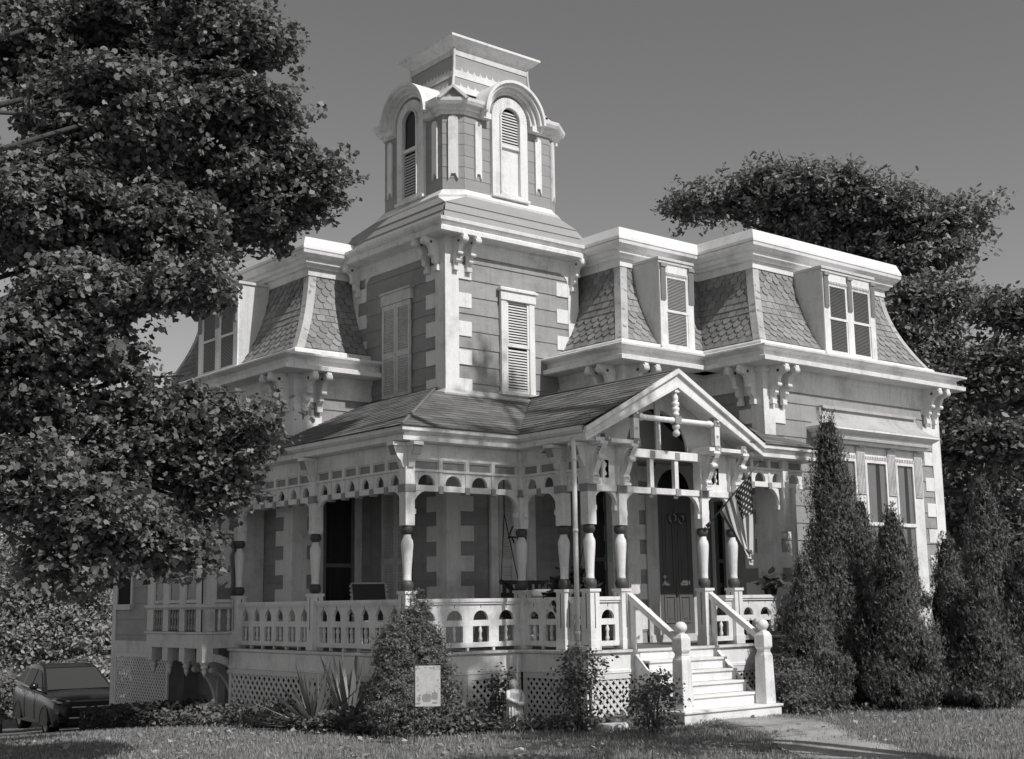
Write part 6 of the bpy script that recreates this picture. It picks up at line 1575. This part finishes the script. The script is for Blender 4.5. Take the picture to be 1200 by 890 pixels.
for lab, px, d, bl in (('pale hedge like shrub behind the parked car bonnet', 110, 43, [(60, 800, 43, 50, 30), (120, 795, 43, 50, 34), (170, 790, 43, 50, 36)]), ('dark low shrub beside the rear of the parked car', 0, 41, [(-20, 815, 41, 45, 26), (15, 822, 41, 22, 14)])):
    tree('background_shrub', lab, P0(px, 830, d), [blob(*b, rd=1.5) for b in bl], 160, (11, 12, .6, .7), .14, .14, OVAL, 'bgleaf' if d > 42 else 'rtleaf', 'shrubs beyond the lawn', shell=.5, tr=.08, limbs=False)
tree('broadleaf_tree', 'darker tree filling the gap between the house corner and the right hand trees', P0(1150, 780, 43), [blob(*b, rd=2.2) for b in [(1140, 560, 43, 50, 50), (1180, 620, 43, 60, 60), (1120, 650, 43, 50, 60), (1160, 700, 43, 70, 60), (1220, 640, 43, 60, 70)]], 320, (10, 10, .8, .7), .18, .19, OVAL, 'rtleaf', 'trees behind the house', shell=.5, tr=.22, limbs=False)
# street tree south of the lawn: its branches throw the streaks of shade on the grass and the porch roof
stb = [((14.6, 5.3, 17.2), (.9, .6, .9)), ((11.7, 5.0, 8.4), (.9, .7, .5)), ((12.6, 4.6, 8.2), (.8, .6, .4)), ((11.8, 5.0, 13.9), (.8, .7, .6)), ((13.6, 4.0, 13.9), (.8, .7, .6)), ((11.2, 4.2, 7.2), (1.5, 1.3, .8)), ((13.4, 3.6, 8.4), (1.2, 1.0, .8)), ((9.6, 3.4, 8.0), (1.1, 1.0, .7)), ((12.4, 2.2, 14.0), (1.0, .9, .7)), ((14.4, 1.6, 16.4), (.9, .8, .6)), ((11.0, 2.0, 16.2), (.8, .8, .6)), ((13.0, .8, 18.6), (1.2, 1.0, .8))]
tree('street_tree', 'sparse tall tree on the near side of the lawn', Vector((12.6, 1.2, 0)), stb, 190, (5, 6, .4, .5), .12, .11, MAPLE, 'maple', 'garden trees', shell=.4, tr=.24)

def shade_limb(tree_, pts, r):
    m = MB(); m.tube(pts, r, 7)
    for i in range(9):
        a = Vector(pts[1]).lerp(Vector(pts[-1]), random.random()); e = a + Vector(unit(1)[0]) * random.uniform(.5, 1.2); m.tube([a, a.lerp(e, .5) + Z * .1, e], [.035, .02, .008], 5)
    m.build('limb', 'bark', tree_)
ST_ = bpy.data.objects['street_tree']
shade_limb(ST_, [(12.6, 1.4, 5.6), (12.3, 3.6, 7.6), (11.9, 5.3, 8.6), (11.5, 6.2, 9.2)], [.18, .15, .12, .05])
shade_limb(ST_, [(12.5, 1.4, 5.0), (13.0, 3.0, 7.4), (12.6, 4.4, 8.0), (11.2, 5.0, 8.3)], [.16, .14, .11, .05])
shade_limb(ST_, [(12.6, 1.5, 9.0), (12.4, 3.6, 12.4), (11.7, 5.2, 14.2), (11.4, 6.2, 15.2)], [.17, .14, .11, .04])
shade_limb(ST_, [(12.7, 1.5, 10.0), (13.4, 3.4, 13.2), (14.2, 5.0, 15.2), (14.9, 5.6, 17.4)], [.16, .12, .08, .03])
# ---- light
ELEV, AZ = 46.5, 5.0            # sun height; degrees east of due front
sv = Vector((sin(radians(AZ)) * cos(radians(ELEV)), -cos(radians(AZ)) * cos(radians(ELEV)), sin(radians(ELEV))))
sl_ = bpy.data.lights.new('sun', 'SUN'); sl_.energy = 3.6; sl_.angle = radians(.53); sl_.color = (1, .985, .96)
so = bpy.data.objects.new('sun', sl_); so.rotation_euler = (-sv).to_track_quat('-Z', 'Y').to_euler(); so.location = (0, -20, 40); COL.objects.link(so)
w = bpy.data.worlds.new('World'); SC.world = w; w.use_nodes = True; nt = w.node_tree; nt.nodes.clear()
sk_ = N(nt, 'ShaderNodeTexSky'); sk_.sky_type = 'NISHITA'; sk_.sun_disc = False; sk_.sun_elevation = radians(ELEV); sk_.sun_rotation = radians(180 - AZ); sk_.air_density = 1.0; sk_.dust_density = .6
sp_ = N(nt, 'ShaderNodeSeparateColor'); nt.links.new(sk_.outputs[0], sp_.inputs[0])
cb_ = N(nt, 'ShaderNodeCombineColor')
for i in range(3): nt.links.new(sp_.outputs[0], cb_.inputs[i])      # black and white film behind a red filter
bg = N(nt, 'ShaderNodeBackground'); bg.inputs[1].default_value = .122; nt.links.new(cb_.outputs[0], bg.inputs[0])
ow = N(nt, 'ShaderNodeOutputWorld'); nt.links.new(bg.outputs[0], ow.inputs[0])
SC.view_settings.view_transform = 'Standard'; SC.view_settings.look = 'None'; SC.view_settings.exposure = .16; SC.view_settings.gamma = 1; SC.view_settings.use_curve_mapping = False
SC.render.resolution_x, SC.render.resolution_y = 1024, 759
SC.render.engine = 'CYCLES'
